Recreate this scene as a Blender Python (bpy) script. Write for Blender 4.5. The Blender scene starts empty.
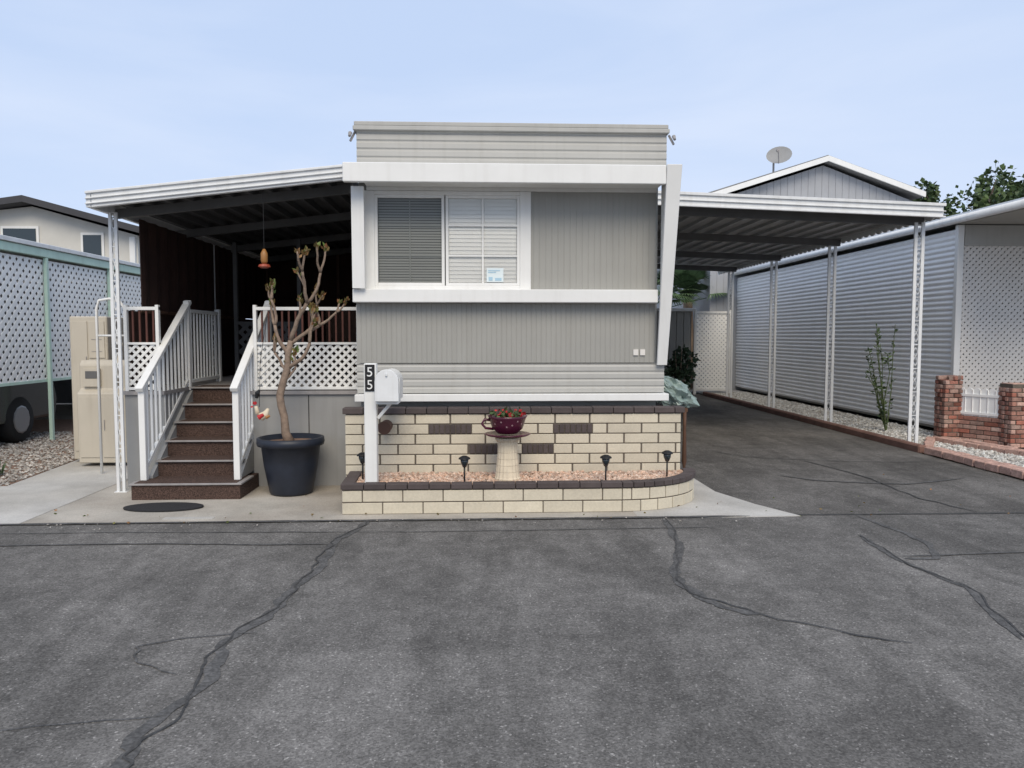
import bpy, math, random
from mathutils import Vector, Matrix
from mathutils import noise as mnoise
random.seed(7)
R=random.random
def U(a,b): return a+(b-a)*random.random()
scene=bpy.context.scene
scene.view_settings.view_transform='Standard'; scene.view_settings.look='None'; scene.view_settings.exposure=0

# ---------------------------------------------------------------- materials
def mat(name,col,rough=0.7,var=0.12,scale=3.0,bump=0.0,bscale=60,island=0.0,metal=0.0,spec=0.4,fine=0.0,dirt=None,col2=None):
    m=bpy.data.materials.new(name); m.use_nodes=True
    nt=m.node_tree; N=nt.nodes; L=nt.links; N.clear()
    out=N.new('ShaderNodeOutputMaterial'); p=N.new('ShaderNodeBsdfPrincipled'); L.new(p.outputs[0],out.inputs[0])
    p.inputs['Roughness'].default_value=rough; p.inputs['Metallic'].default_value=metal
    p.inputs['Specular IOR Level'].default_value=spec
    tc=N.new('ShaderNodeTexCoord'); co=tc.outputs['Object']
    nz=N.new('ShaderNodeTexNoise'); nz.inputs['Scale'].default_value=scale; nz.inputs['Detail'].default_value=5; nz.inputs['Roughness'].default_value=.6
    L.new(co,nz.inputs['Vector'])
    mr=N.new('ShaderNodeMapRange'); mr.inputs['From Min'].default_value=.3; mr.inputs['From Max'].default_value=.7
    mr.inputs['To Min'].default_value=1-var; mr.inputs['To Max'].default_value=1+var
    L.new(nz.outputs['Fac'],mr.inputs['Value']); val=mr.outputs[0]
    def mul(a,b):
        q=N.new('ShaderNodeMath'); q.operation='MULTIPLY'; L.new(a,q.inputs[0]); L.new(b,q.inputs[1]); return q.outputs[0]
    if fine>0:
        n2=N.new('ShaderNodeTexNoise'); n2.inputs['Scale'].default_value=bscale; n2.inputs['Detail'].default_value=4
        L.new(co,n2.inputs['Vector'])
        m2=N.new('ShaderNodeMapRange'); m2.inputs['From Min'].default_value=.3; m2.inputs['From Max'].default_value=.7
        m2.inputs['To Min'].default_value=1-fine; m2.inputs['To Max'].default_value=1+fine
        L.new(n2.outputs['Fac'],m2.inputs['Value']); val=mul(val,m2.outputs[0])
    geo=None
    if island>0:
        geo=N.new('ShaderNodeNewGeometry')
        m3=N.new('ShaderNodeMapRange'); m3.inputs['To Min'].default_value=1-island; m3.inputs['To Max'].default_value=1+island
        L.new(geo.outputs['Random Per Island'],m3.inputs['Value']); val=mul(val,m3.outputs[0])
    base=N.new('ShaderNodeMix'); base.data_type='RGBA'
    base.inputs['A'].default_value=(*col,1); base.inputs['B'].default_value=(*(col2 or col),1); base.inputs['Factor'].default_value=0
    if col2:
        if geo:
            w=N.new('ShaderNodeTexWhiteNoise'); w.noise_dimensions='1D'; L.new(geo.outputs['Random Per Island'],w.inputs['W']); L.new(w.outputs['Value'],base.inputs['Factor'])
        else:
            n4=N.new('ShaderNodeTexNoise'); n4.inputs['Scale'].default_value=scale*.6; n4.inputs['Detail'].default_value=5; L.new(co,n4.inputs['Vector'])
            m4=N.new('ShaderNodeMapRange'); m4.inputs['From Min'].default_value=.4; m4.inputs['From Max'].default_value=.62; L.new(n4.outputs['Fac'],m4.inputs['Value']); L.new(m4.outputs[0],base.inputs['Factor'])
    vm=N.new('ShaderNodeVectorMath'); vm.operation='SCALE'; L.new(base.outputs['Result'],vm.inputs[0]); L.new(val,vm.inputs['Scale'])
    colout=vm.outputs[0]
    if dirt:   # vertical rain streaks of grime
        mp=N.new('ShaderNodeMapping'); mp.inputs['Scale'].default_value=(9,9,.6); L.new(co,mp.inputs['Vector'])
        n5=N.new('ShaderNodeTexNoise'); n5.inputs['Scale'].default_value=1.5; n5.inputs['Detail'].default_value=5; L.new(mp.outputs[0],n5.inputs['Vector'])
        m5=N.new('ShaderNodeMapRange'); m5.inputs['From Min'].default_value=.5; m5.inputs['From Max'].default_value=.8; m5.inputs['To Max'].default_value=dirt
        L.new(n5.outputs['Fac'],m5.inputs['Value'])
        mx=N.new('ShaderNodeMix'); mx.data_type='RGBA'; mx.inputs['B'].default_value=(col[0]*.45,col[1]*.41,col[2]*.35,1)
        L.new(m5.outputs[0],mx.inputs['Factor']); L.new(colout,mx.inputs['A']); colout=mx.outputs['Result']
    L.new(colout,p.inputs['Base Color'])
    if bump>0:
        n3=N.new('ShaderNodeTexNoise'); n3.inputs['Scale'].default_value=bscale; n3.inputs['Detail'].default_value=5; L.new(co,n3.inputs['Vector'])
        b=N.new('ShaderNodeBump'); b.inputs['Strength'].default_value=bump; b.inputs['Distance'].default_value=.01
        L.new(n3.outputs['Fac'],b.inputs['Height']); L.new(b.outputs[0],p.inputs['Normal'])
    return m

def asphalt(name,base,patch,warm=1.0):
    m=bpy.data.materials.new(name); m.use_nodes=True
    nt=m.node_tree; N=nt.nodes; L=nt.links; N.clear()
    out=N.new('ShaderNodeOutputMaterial'); p=N.new('ShaderNodeBsdfPrincipled'); L.new(p.outputs[0],out.inputs[0])
    p.inputs['Roughness'].default_value=.9; p.inputs['Specular IOR Level'].default_value=.2
    co=N.new('ShaderNodeTexCoord').outputs['Object']
    def noise(sc,det=5,vec=co,ro=.6,dist=0):
        n=N.new('ShaderNodeTexNoise'); n.inputs['Scale'].default_value=sc; n.inputs['Detail'].default_value=det; n.inputs['Roughness'].default_value=ro
        n.inputs['Distortion'].default_value=dist; L.new(vec,n.inputs['Vector']); return n.outputs['Fac']
    def rng(s,a,b,c,d):
        r=N.new('ShaderNodeMapRange'); r.inputs['From Min'].default_value=a; r.inputs['From Max'].default_value=b; r.inputs['To Min'].default_value=c; r.inputs['To Max'].default_value=d
        L.new(s,r.inputs['Value']); return r.outputs[0]
    def mul(a,b):
        q=N.new('ShaderNodeMath'); q.operation='MULTIPLY'; L.new(a,q.inputs[0]); L.new(b,q.inputs[1]); return q.outputs[0]
    big=rng(noise(.6,7,dist=.6,ro=.68),.40,.60,1-patch,1+patch)
    mid=rng(noise(6,8,ro=.8),.3,.7,.72,1.28)
    mp=N.new('ShaderNodeMapping'); mp.inputs['Scale'].default_value=(1.2,.28,1); mp.inputs['Rotation'].default_value=(0,0,.45); L.new(co,mp.inputs['Vector'])
    streak=rng(noise(1.4,8,mp.outputs[0],.74,.5),.42,.58,.78,1.10)
    fine=rng(noise(60,3,ro=.75),.3,.7,.76,1.24)
    vo=N.new('ShaderNodeTexVoronoi'); vo.inputs['Scale'].default_value=120; L.new(co,vo.inputs['Vector'])
    sep=N.new('ShaderNodeSeparateColor'); L.new(vo.outputs['Color'],sep.inputs[0])
    agg=rng(sep.outputs[0],.0,1,.70,1.30)
    grit=rng(sep.outputs[1],.94,.99,1,1.9)
    v=mul(mul(mul(big,mid),mul(streak,fine)),mul(agg,grit))
    c=N.new('ShaderNodeVectorMath'); c.operation='SCALE'; c.inputs[0].default_value=(base*1.05*warm,base*1.0,base*.94/warm); L.new(v,c.inputs['Scale'])
    L.new(c.outputs[0],p.inputs['Base Color'])
    b=N.new('ShaderNodeBump'); b.inputs['Strength'].default_value=.5; b.inputs['Distance'].default_value=.006; L.new(mul(fine,agg),b.inputs['Height']); L.new(b.outputs[0],p.inputs['Normal'])
    return m

WHITE=mat('white_paint',(.78,.78,.76),.55,.04,2,dirt=.12)
WHITE2=mat('white_metal',(.74,.75,.75),.45,.06,4,dirt=.22)
WHITEL=mat('white_lattice',(.88,.88,.86),.6,.04,2)
GREY=mat('grey_siding',(.335,.33,.305),.6,.05,1.5,dirt=.12)
GREYD=mat('grey_skirting',(.30,.30,.295),.7,.08,2,dirt=.2)
BEIGE=mat('beige_siding',(.415,.41,.385),.5,.05,2,dirt=.15)
BRICK=mat('cream_brick',(.60,.545,.43),.85,.05,7,.2,60,.07,col2=(.565,.51,.405),fine=.06)
DBRICK=mat('dark_brick',(.078,.062,.060),.75,.12,12,.2,90,.18)
MORTAR=mat('mortar',(.13,.11,.09),.95,.2,20,.5,80)
RBRICK=mat('red_brick',(.27,.10,.07),.9,.25,14,.5,90,.45,col2=(.42,.30,.25),fine=.25)
CONC=mat('concrete',(.42,.40,.365),.9,.18,1.6,.3,90,fine=.12,col2=(.50,.485,.455))
CONCB=mat('worn_concrete',(.345,.31,.265),.9,.22,1.5,.3,90,fine=.14,col2=(.44,.41,.36))
ASPH=asphalt('asphalt_road',.140,.17)
ASPHD=asphalt('asphalt_drive',.118,.2,1.01)
TAR=mat('tar',(.055,.054,.053),.85,.35,12,.3,60,fine=.3)
TARL=mat('tar_worn',(.088,.086,.084),.9,.4,8,.3,60,fine=.4)
EARTH=mat('earth',(.20,.185,.16),.95,.25,.7,.4,30,fine=.2)
GRAV=mat('grey_gravel',(.44,.42,.39),.9,.2,10,0,60,.45,col2=(.26,.23,.20))
PINKG=mat('pink_gravel',(.48,.30,.21),.9,.1,10,0,60,.4,col2=(.55,.44,.36))
WHG=mat('white_gravel',(.60,.60,.57),.9,.1,10,0,60,.3,col2=(.40,.37,.33))
SOIL=mat('soil',(.22,.14,.10),.95,.3,15,.5,60)
STEP=mat('stair_carpet',(.070,.043,.034),.95,.3,60,.5,120,fine=.8)
STEPE=mat('stair_edge',(.30,.285,.28),.6,.15,10)
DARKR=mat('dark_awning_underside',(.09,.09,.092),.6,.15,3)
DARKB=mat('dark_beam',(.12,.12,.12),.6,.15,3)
CARU=mat('carport_underside',(.38,.38,.38),.5,.15,2,dirt=.3)
SHADE=mat('brown_shade',(.042,.020,.015),.9,.25,4,.2,80,dirt=.4)
REDBR=mat('reddish_brown_rail',(.10,.038,.028),.7,.15,6)
DARK=mat('dark_interior',(.03,.03,.032),.9,.1)
POT=mat('blue_black_pot',(.020,.025,.038),.45,.2,6)
BARK=mat('grey_bark',(.25,.185,.14),.85,.25,20,.6,70)
LEAFY=mat('yellow_green_leaf',(.10,.16,.04),.6,.15,8,island=.4,col2=(.26,.11,.05))
LEAF=mat('dark_leaf',(.04,.07,.026),.6,.15,8,island=.5,col2=(.08,.12,.04))
LEAF2=mat('bush_leaf',(.035,.06,.032),.6,.15,8,island=.4)
PALMM=mat('palm_leaf',(.08,.13,.06),.55,.15,8,island=.3)
STEMG=mat('green_stem',(.10,.13,.05),.7,.2,12)
PURP=mat('plum_glaze',(.075,.010,.030),.25,.15,8,spec=.5)
MOTIF=mat('pale_motif',(.35,.22,.24),.5,.1)
CREAM=mat('cream_stone',(.66,.57,.43),.7,.10,12,.2,60)
REDF=mat('red_flower',(.40,.02,.025),.6,.1,8,island=.4)
BLACK=mat('black_plastic',(.012,.012,.013),.5,.1)
SILV=mat('corrugated_silver',(.92,.92,.92),.45,.03,2,dirt=.08)
GABLE=mat('blue_grey_siding',(.35,.36,.38),.7,.06,2)
ROOFG=mat('roof_shingle',(.2,.2,.2),.9,.2,6)
TANW=mat('pale_stucco',(.60,.585,.54),.9,.06,2)
DROOF=mat('dark_roof',(.055,.055,.06),.8,.1,3)
GREEN=mat('mint_paint',(.52,.70,.60),.5,.08,3,dirt=.2)
AC=mat('cabinet_beige',(.52,.475,.395),.5,.05,2,dirt=.2)
MUL=mat('door_mat',(.025,.025,.027),.95,.2,40,.6,120)
WOOD=mat('brown_wood',(.10,.05,.03),.7,.2,12)
ORANGE=mat('red_plastic',(.32,.06,.03),.35,.1)
YELL=mat('amber_glaze',(.34,.16,.05),.35,.1)
CURB=mat('brown_curb',(.20,.11,.085),.9,.2,6,.3,60)
CARP=mat('car_paint',(.020,.022,.026),.2,.05,spec=.7)
TYRE=mat('tyre_rubber',(.02,.02,.02),.85,.1)
RIM=mat('alloy_rim',(.30,.30,.31),.4,.05,metal=.6)
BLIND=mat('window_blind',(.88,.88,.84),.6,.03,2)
BLINDD=mat('grey_blind',(.30,.31,.285),.6,.04,2)  # grey slats and muntins of the left pane, darker than the right blind
STICK=mat('sticker_white',(.70,.78,.80),.5,.03)
STICKB=mat('sticker_blue',(.38,.56,.68),.5,.03)
TERRA=mat('terracotta_brown',(.10,.05,.035),.6,.1)
PLGREEN=mat('plastic_sheet',(.24,.31,.29),.28,.3,9,.8,14,spec=.6)
LATB=mat('lattice_beige',(.74,.71,.67),.7,.05)
def glassmat(name,tint):
    m=bpy.data.materials.new(name); m.use_nodes=True; nt=m.node_tree; N=nt.nodes; L=nt.links; N.clear()
    out=N.new('ShaderNodeOutputMaterial'); mx=N.new('ShaderNodeMixShader'); t=N.new('ShaderNodeBsdfTransparent'); g=N.new('ShaderNodeBsdfGlossy')
    t.inputs[0].default_value=(*tint,1); g.inputs['Roughness'].default_value=.03
    fr=N.new('ShaderNodeFresnel'); fr.inputs[0].default_value=1.4
    L.new(fr.outputs[0],mx.inputs[0]); L.new(t.outputs[0],mx.inputs[1]); L.new(g.outputs[0],mx.inputs[2]); L.new(mx.outputs[0],out.inputs[0]); return m
GLASS=glassmat('window_glass',(1,1,1))
CGLASS=mat('dark_glass',(.02,.03,.035),.08,.05,spec=.8)

# ---------------------------------------------------------------- mesh builder
class MB:
    def __init__(s): s.v=[]; s.f=[]; s.m=[]; s.mi=0; s.smooth=False; s.sm=[]
    def add(s,vs,fs):
        o=len(s.v); s.v+= [tuple(v) for v in vs]
        for f in fs: s.f.append([i+o for i in f]); s.m.append(s.mi); s.sm.append(s.smooth)
        return s
    def box(s,x0,x1,y0,y1,z0,z1):
        return s.hexa([(x0,y0,z0),(x1,y0,z0),(x1,y1,z0),(x0,y1,z0),(x0,y0,z1),(x1,y0,z1),(x1,y1,z1),(x0,y1,z1)])
    def hexa(s,p): return s.add(p,[(0,3,2,1),(4,5,6,7),(0,1,5,4),(1,2,6,5),(2,3,7,6),(3,0,4,7)])
    def obox(s,c,size,M=None):
        hx,hy,hz=[a/2 for a in size]; c=Vector(c); M=M or Matrix.Identity(3)
        p=[c+M@Vector(q) for q in [(-hx,-hy,-hz),(hx,-hy,-hz),(hx,hy,-hz),(-hx,hy,-hz),(-hx,-hy,hz),(hx,-hy,hz),(hx,hy,hz),(-hx,hy,hz)]]
        return s.hexa(p)
    def bar(s,a,b,w,h,up=(0,0,1)):
        a=Vector(a); b=Vector(b); d=(b-a); l=d.length; d.normalize(); upv=Vector(up)
        if abs(d.dot(upv))>.99: upv=Vector((0,1,0))
        x=d.cross(upv).normalized(); z=x.cross(d)
        M=Matrix((x,d,z)).transposed()
        return s.obox((a+b)/2,(w,l,h),M)
    def tube(s,pts,rad,n=8,cap=True):
        pts=[Vector(p) for p in pts]
        if not hasattr(rad,'__len__'): rad=[rad]*len(pts)
        vs=[]; px=None
        for i,p in enumerate(pts):
            d=(pts[min(i+1,len(pts)-1)]-pts[max(i-1,0)]).normalized()
            if px is None:
                px=d.cross(Vector((0,0,1)) if abs(d.z)<.9 else Vector((1,0,0))).normalized()
            else: px=(px-d*px.dot(d)).normalized()
            q=d.cross(px)
            for k in range(n):
                a=2*math.pi*k/n; vs.append(p+(px*math.cos(a)+q*math.sin(a))*rad[i])
        fs=[]
        for i in range(len(pts)-1):
            for k in range(n):
                fs.append((i*n+k,i*n+(k+1)%n,(i+1)*n+(k+1)%n,(i+1)*n+k))
        if cap: fs.append(tuple(range(n))[::-1]); fs.append(tuple((len(pts)-1)*n+k for k in range(n)))
        return s.add(vs,fs)
    def lathe(s,c,prof,n=24,rib=0):
        c=Vector(c); vs=[]; fs=[]
        for (r,z) in prof:
            for k in range(n):
                a=2*math.pi*k/n; rr=r*(1+rib*(k%2)); vs.append(c+Vector((rr*math.cos(a),rr*math.sin(a),z)))
        for i in range(len(prof)-1):
            for k in range(n): fs.append((i*n+k,i*n+(k+1)%n,(i+1)*n+(k+1)%n,(i+1)*n+k))
        fs.append(tuple(range(n))[::-1]); fs.append(tuple((len(prof)-1)*n+k for k in range(n)))
        return s.add(vs,fs)
    def prism(s,poly,f0,f1):
        n=len(poly); vs=[f0(*p) for p in poly]+[f1(*p) for p in poly]
        fs=[tuple(range(n))[::-1],tuple(range(n,2*n))]+[(i,(i+1)%n,n+(i+1)%n,n+i) for i in range(n)]
        return s.add(vs,fs)
    def ico(s,c,r,sq=1):
        a=U(0,6.28); vs=[]
        for k in range(4):
            t=a+k*math.pi/2+U(-.3,.3); rr=r*U(.7,1.15); vs.append((c[0]+rr*math.cos(t),c[1]+rr*math.sin(t),c[2]+U(-.2,.2)*r*sq))
        vs.append((c[0]+U(-.3,.3)*r,c[1]+U(-.3,.3)*r,c[2]+r*sq*U(.6,1))); vs.append((c[0],c[1],c[2]-r*sq*.7))
        return s.add(vs,[(0,1,4),(1,2,4),(2,3,4),(3,0,4),(1,0,5),(2,1,5),(3,2,5),(0,3,5)])
    def leaf(s,c,size,d=None,asp=.45):
        c=Vector(c); d=Vector(d) if d else Vector((U(-1,1),U(-1,1),U(-1,1)))
        if d.length<.01: d=Vector((0,0,1))
        d.normalize(); w=d.cross(Vector((U(-1,1),U(-1,1),U(-1,1))))
        if w.length<.01: w=Vector((1,0,0))
        w.normalize(); n=d.cross(w)
        return s.add([c,c+d*size*.5+w*size*asp+n*size*.08,c+d*size,c+d*size*.5-w*size*asp+n*size*.08],[(0,1,2,3)])
    def build(s,name,mats,parent=None,bevel=0,seg=1,split=False,**props):
        if split:
            par=list(range(len(s.v)))
            def fd(a):
                while par[a]!=a: par[a]=par[par[a]]; a=par[a]
                return a
            for f in s.f:
                for q in f[1:]: par[fd(q)]=fd(f[0])
            groups={}
            for i,f in enumerate(s.f): groups.setdefault(fd(f[0]),[]).append(i)
            for g_ in groups.values():
                t=MB(); mp={}
                for i in g_:
                    nf=[]
                    for q in s.f[i]:
                        if q not in mp: mp[q]=len(t.v); t.v.append(s.v[q])
                        nf.append(mp[q])
                    t.f.append(nf); t.m.append(s.m[i]); t.sm.append(s.sm[i])
                t.build(name,mats,parent,bevel,seg,False,**props)
            return None
        me=bpy.data.meshes.new(name)
        off=Vector(ROOT.get(parent.name,(0,0,0))) if parent else Vector(s.origin if hasattr(s,'origin') else s.base())
        me.from_pydata([tuple(Vector(v)-off) for v in s.v],[],s.f); me.update()
        mats=mats if isinstance(mats,(list,tuple)) else [mats]
        for m in mats: me.materials.append(m)
        for i,p in enumerate(me.polygons): p.material_index=s.m[i]; p.use_smooth=s.sm[i]
        o=bpy.data.objects.new(name,me); scene.collection.objects.link(o)
        if parent: o.parent=parent
        else: o.location=off
        ROOT[o.name]=tuple(off)
        if bevel>0:
            b=o.modifiers.new('bevel','BEVEL'); b.width=bevel; b.segments=seg; b.limit_method='ANGLE'
        for k,v in props.items(): o[k]=v
        return o
    def base(s):
        xs=[v[0] for v in s.v]; ys=[v[1] for v in s.v]; zs=[v[2] for v in s.v]
        return ((min(xs)+max(xs))/2,(min(ys)+max(ys))/2,min(zs))
ROOT={}
def thing(name,loc,label,category,group=None):
    e=bpy.data.objects.new(name,None); e.empty_display_size=.2; e.location=loc; scene.collection.objects.link(e)
    e['label']=label; e['category']=category
    if group: e['group']=group
    ROOT[e.name]=tuple(loc); return e
def lattice(mb,f,a0,a1,b0,b1,pitch,w,t=.006):
    """diagonal strips in rect; f(a,b,depth)->3D"""
    for sgn in (1,-1):
        c=(a0-(b1-b0)) if sgn==1 else a0
        end=a1 if sgn==1 else a1+(b1-b0)
        while c<end:
            if sgn==1: s0=max(0,a0-c); s1=min(b1-b0,a1-c)
            else: s0=max(0,c-a1); s1=min(b1-b0,c-a0)
            if s1-s0>.02:
                pa=(c+sgn*s0,b0+s0); pb=(c+sgn*s1,b0+s1); h=w*.707
                d0=0 if sgn==1 else t+.001
                P=[]
                for dd in (d0,d0+t):
                    P+=[f(pa[0]-h,pa[1],dd),f(pa[0]+h,pa[1],dd),f(pb[0]+h,pb[1],dd),f(pb[0]-h,pb[1],dd)]
                mb.hexa(P)
            c+=pitch
def ribs_v(mb,x0,x1,z0,z1,y,pitch,depth,back=.04):
    n=max(1,int(round((x1-x0)/pitch))); p=(x1-x0)/n; prof=[]
    for i in range(n):
        x=x0+i*p; prof+=[(x,y),(x+p*.80,y),(x+p*.87,y+depth),(x+p*.93,y+depth)]
    prof+=[(x1,y),(x1,y+back),(x0,y+back)]
    mb.prism(prof,lambda a,b:(a,b,z0),lambda a,b:(a,b,z1))
def ribs_h(mb,x0,x1,z0,z1,y,pitch,depth,back=.06):
    n=max(1,int(round((z1-z0)/pitch))); p=(z1-z0)/n; prof=[]
    for i in range(n):
        z=z0+i*p; prof+=[(y,z),(y+depth*.15,z+p*.55),(y+depth,z+p*.75),(y+depth,z+p*.85)]
    prof+=[(y,z1),(y+back,z1),(y+back,z0)]
    mb.prism(prof,lambda a,b:(x0,a,b),lambda a,b:(x1,a,b))

# ================================================================ GROUND
g=MB()
g.add([(-300,-60,-.03),(300,-60,-.03),(300,600,-.03),(-300,600,-.03)],[(0,1,2,3)]); g.origin=(0,0,-.03)
g.build('ground',EARTH,kind='structure')
def sheet(name,poly,z,m,kind='structure',thick=.03):
    s=MB(); s.origin=(0,0,0)
    s.prism(poly,lambda a,b:(a,b,z-thick),lambda a,b:(a,b,z)); return s.build(name,m,kind=kind)
sheet('road',[(-60,-8),(60,-8),(60,6.66),(2.8,6.66),(-60,6.66)],0,ASPH)
sheet('driveway',[(2.3,6.66),(6.0,6.66),(7.5,6.66),(6.02,8.2),(6.02,22),(2.3,22)],-.002,ASPHD)
def jag(x0,x1,y,amp,n):
    return [(x0+(x1-x0)*i/n,y+U(-amp,amp)) for i in range(n+1)]
sheet('walkway',jag(-3.9,1.4,6.63,.025,24)+[(1.4,8.6),(-3.9,8.6)],.004,CONCB)
sheet('walkway',jag(-6.9,-3.9,6.6,.035,14)+[(-3.9,10.6),(-5.2,10.6),(-5.0,8.3),(-6.9,7.9)],.008,CONC)
sheet('walkway',[(1.4,6.64),(2.1,6.60),(2.85,6.62),(2.62,7.1),(2.42,7.7),(2.36,11),(1.4,11)],.006,CONC)
s=MB(); s.origin=(0,0,0); s.box(-2.75,-2.32,6.72,6.80,.004,.008); s.build('walkway_patch',CONC,kind='structure')
def crack(pts,w,z=.004,m=TAR,sub=10,amp=.05):
    P=[Vector((*p,0)) for p in pts]; Q=[]
    for i in range(len(P)-1):
        for k in range(sub): Q.append(P[i].lerp(P[i+1],k/sub))
    Q.append(P[-1]); drift=0; Q2=[]
    for q in Q:
        drift=drift*.85+U(-amp,amp)*.5; Q2.append(q+Vector((drift,drift*.5,0)))
    Q2=[Q2[0]]+[(Q2[i-1]+Q2[i]*2+Q2[i+1])/4 for i in range(1,len(Q2)-1)]+[Q2[-1]]
    mb=MB(); vs=[];fs=[]; wv=.8
    for i,q in enumerate(Q2):
        d=(Q2[min(i+1,len(Q2)-1)]-Q2[max(0,i-1)]).normalized(); nn=Vector((-d.y,d.x,0)); t=min(i,len(Q2)-1-i)/3
        wv=wv*.55+U(.4,1.3)*.45
        ww=w*wv*min(1,t+.12)
        vs+=[q+nn*ww/2+Vector((0,0,z)),q-nn*ww/2+Vector((0,0,z))]
    for i in range(len(Q2)-1): fs.append((2*i+1,2*i,2*i+2,2*i+3))
    mb.add(vs,fs); mb.origin=(0,0,0); mb.build('road_crack',m,kind='structure')
crack([(-.95,6.62),(-1.14,5.86),(-1.13,4.81),(-1.29,4.02),(-1.29,3.17),(-1.26,2.6),(-1.3,1.5)],.075,m=TARL,sub=22,amp=.05)
crack([(-.95,6.6),(-1.12,5.86),(-1.15,4.81),(-1.26,4.02),(-1.3,3.17),(-1.28,2.6)],.014,.008,sub=22,amp=.06)
crack([(1.645,6.65),(1.54,5.74),(1.31,5.01),(1.34,4.52),(1.70,4.17),(2.26,3.79)],.016,.007,sub=16,amp=.04)
crack([(1.645,6.65),(1.54,5.74),(1.31,5.01),(1.34,4.52),(1.6,4.25)],.075,.004,m=TARL,sub=16,amp=.03)
crack([(3.06,5.97),(3.0,5.28),(3.1,4.63),(2.87,3.84),(2.9,3)],.013,.007,sub=16,amp=.04)
crack([(3.06,5.97),(3.0,5.28),(3.1,4.63),(2.87,3.84)],.05,.004,m=TARL,sub=16,amp=.03)
crack([(3.35,6.6),(3.45,6.0),(3.47,5.66),(3.3,5.3),(3.05,5.3)],.06,.004,sub=14,amp=.02,m=TARL)
crack([(4.14,9.67),(4.34,8.3),(4.38,7.37),(4.5,6.7)],.025,.004,sub=12)
crack([(3.2,10.5),(3.6,9.9),(4.14,9.67),(5.2,9.4),(5.9,9.5)],.02,.005,sub=10)
crack([(3.4,8.6),(3.9,8.2),(4.6,8.0),(5.4,8.3)],.05,.004,sub=10,m=TARL)
crack([(-12,5.75),(-6,5.9),(-3,5.95),(-1.14,5.86)],.03,.006,sub=30,amp=.03,m=TARL)
crack([(3.0,5.35),(4.5,5.45)],.025,.006,sub=20,amp=.02,m=TARL)
crack([(-6,6.25),(-3,6.3),(-.5,6.2),(2,6.25)],.016,.006,sub=30,amp=.02,m=TARL)
crack([(-1.2,4.1),(-1.55,4.05),(-1.75,3.95),(-1.7,3.75),(-1.4,3.6)],.012,.006,sub=10,amp=.03,m=TARL)
crack([(-1.3,3.2),(-1.8,3.15),(-2.3,3.0)],.008,.006,sub=12,amp=.04,m=TARL)
crack([(2.3,6.67),(4.5,6.65),(7.5,6.64),(12,6.62)],.045,.004,sub=40,amp=.01,m=TAR)
crack([(-12,6.6),(-6.9,6.58),(-1.2,6.60),(2.4,6.62)],.06,.010,sub=40,amp=.012,m=TARL)
s=MB(); s.box(6.02,6.14,10.2,20.4,-.02,.10); s.origin=(6.08,10.2,0); s.build('kerb',CURB,kind='structure',bevel=.02)
def pebbles(name,region,n,z,m,r0,r1):
    mb=MB(); mb.origin=(0,0,0); i=0
    x0=min(p[0] for p in region);x1=max(p[0] for p in region);y0=min(p[1] for p in region);y1=max(p[1] for p in region)
    def inside(x,y):
        c=False;j=len(region)-1
        for i in range(len(region)):
            xi,yi=region[i];xj,yj=region[j]
            if (yi>y)!=(yj>y) and x<(xj-xi)*(y-yi)/(yj-yi)+xi: c=not c
            j=i
        return c
    while i<n:
        x=U(x0,x1);y=U(y0,y1)
        if inside(x,y): mb.ico((x,y,z+U(0,.006)),U(r0,r1),.8); i+=1
    mb.build(name,m,kind='stuff')
sheet('gravel_bed',[(-9.5,8.0),(-6.9,7.93),(-5.03,8.33),(-5.25,10.6),(-5.25,15),(-9.5,15)],.0,SOIL)
pebbles('gravel',[(-8.2,8.0),(-6.9,7.93),(-5.03,8.33),(-5.25,10.6),(-5.25,13),(-8.2,13)],7000,.004,GRAV,.013,.032)
sheet('gravel_bed',[(6.14,8.3),(7.5,8.6),(7.5,22),(6.14,22)],.02,GRAV)
pebbles('white_gravel',[(6.16,8.3),(7.4,8.7),(7.45,12),(7.45,21),(6.16,21)],6000,.025,WHG,.018,.04)
pebbles('loose_grit',[(-7,6.3),(2.5,6.4),(2.5,6.62),(-7,6.6)],110,.012,GRAV,.005,.012)
s=MB(); s.origin=(0,0,0)
for i in range(60):
    s.leaf((U(-4,6),6.55+abs(random.gauss(0,.5)),.014),U(.02,.04),(U(-1,1),U(-1,1),U(0,.15)),.3)
s.build('fallen_leaves',LEAFY,kind='stuff')

# ================================================================ MOBILE HOME
home=thing('mobile_home',(.3,7.8,0),'single-wide mobile home with grey ribbed siding and white trim','house')
HX0,HX1=-1.22,1.86
s=MB(); s.box(HX0+.02,HX1-.02,7.90,20,.0,3.3); s.build('body',GREY,home)
s=MB(); ribs_v(s,.50,1.80,2.06,3.06,7.80,.062,.003); s.build('upper_wall',GREY,home)
s=MB(); ribs_v(s,HX0,1.80,1.325,1.925,7.80,.05,.003); s.build('lower_wall',GREY,home)
s=MB(); ribs_h(s,HX0,1.90,1.02,1.318,7.79,.075,.008); s.build('lower_siding',BEIGE,home)
s=MB(); ribs_h(s,HX0+.02,1.90,3.30,3.62,7.80,.08,.010,back=.08); s.build('parapet',BEIGE,home)
s=MB(); s.box(HX0+.02,1.90,7.885,20.0,3.29,3.62); s.build('upper_body',BEIGE,home)
s=MB(); s.box(HX0-.01,1.92,7.76,20.05,3.622,3.665); s.build('roof_trim',BEIGE,home,bevel=.006)
s=MB(); s.box(HX0,1.91,7.775,20.02,3.667,3.71); s.build('roof',BEIGE,home,bevel=.006)
s=MB(); s.box(-1.235,1.93,7.70,7.88,.94,1.012); s.build('base_trim',WHITE,home,bevel=.005)
s=MB(); s.box(-1.27,1.798,7.38,7.44,3.045,3.225); s.build('canopy_fascia',WHITE,home,bevel=.006)
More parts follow.
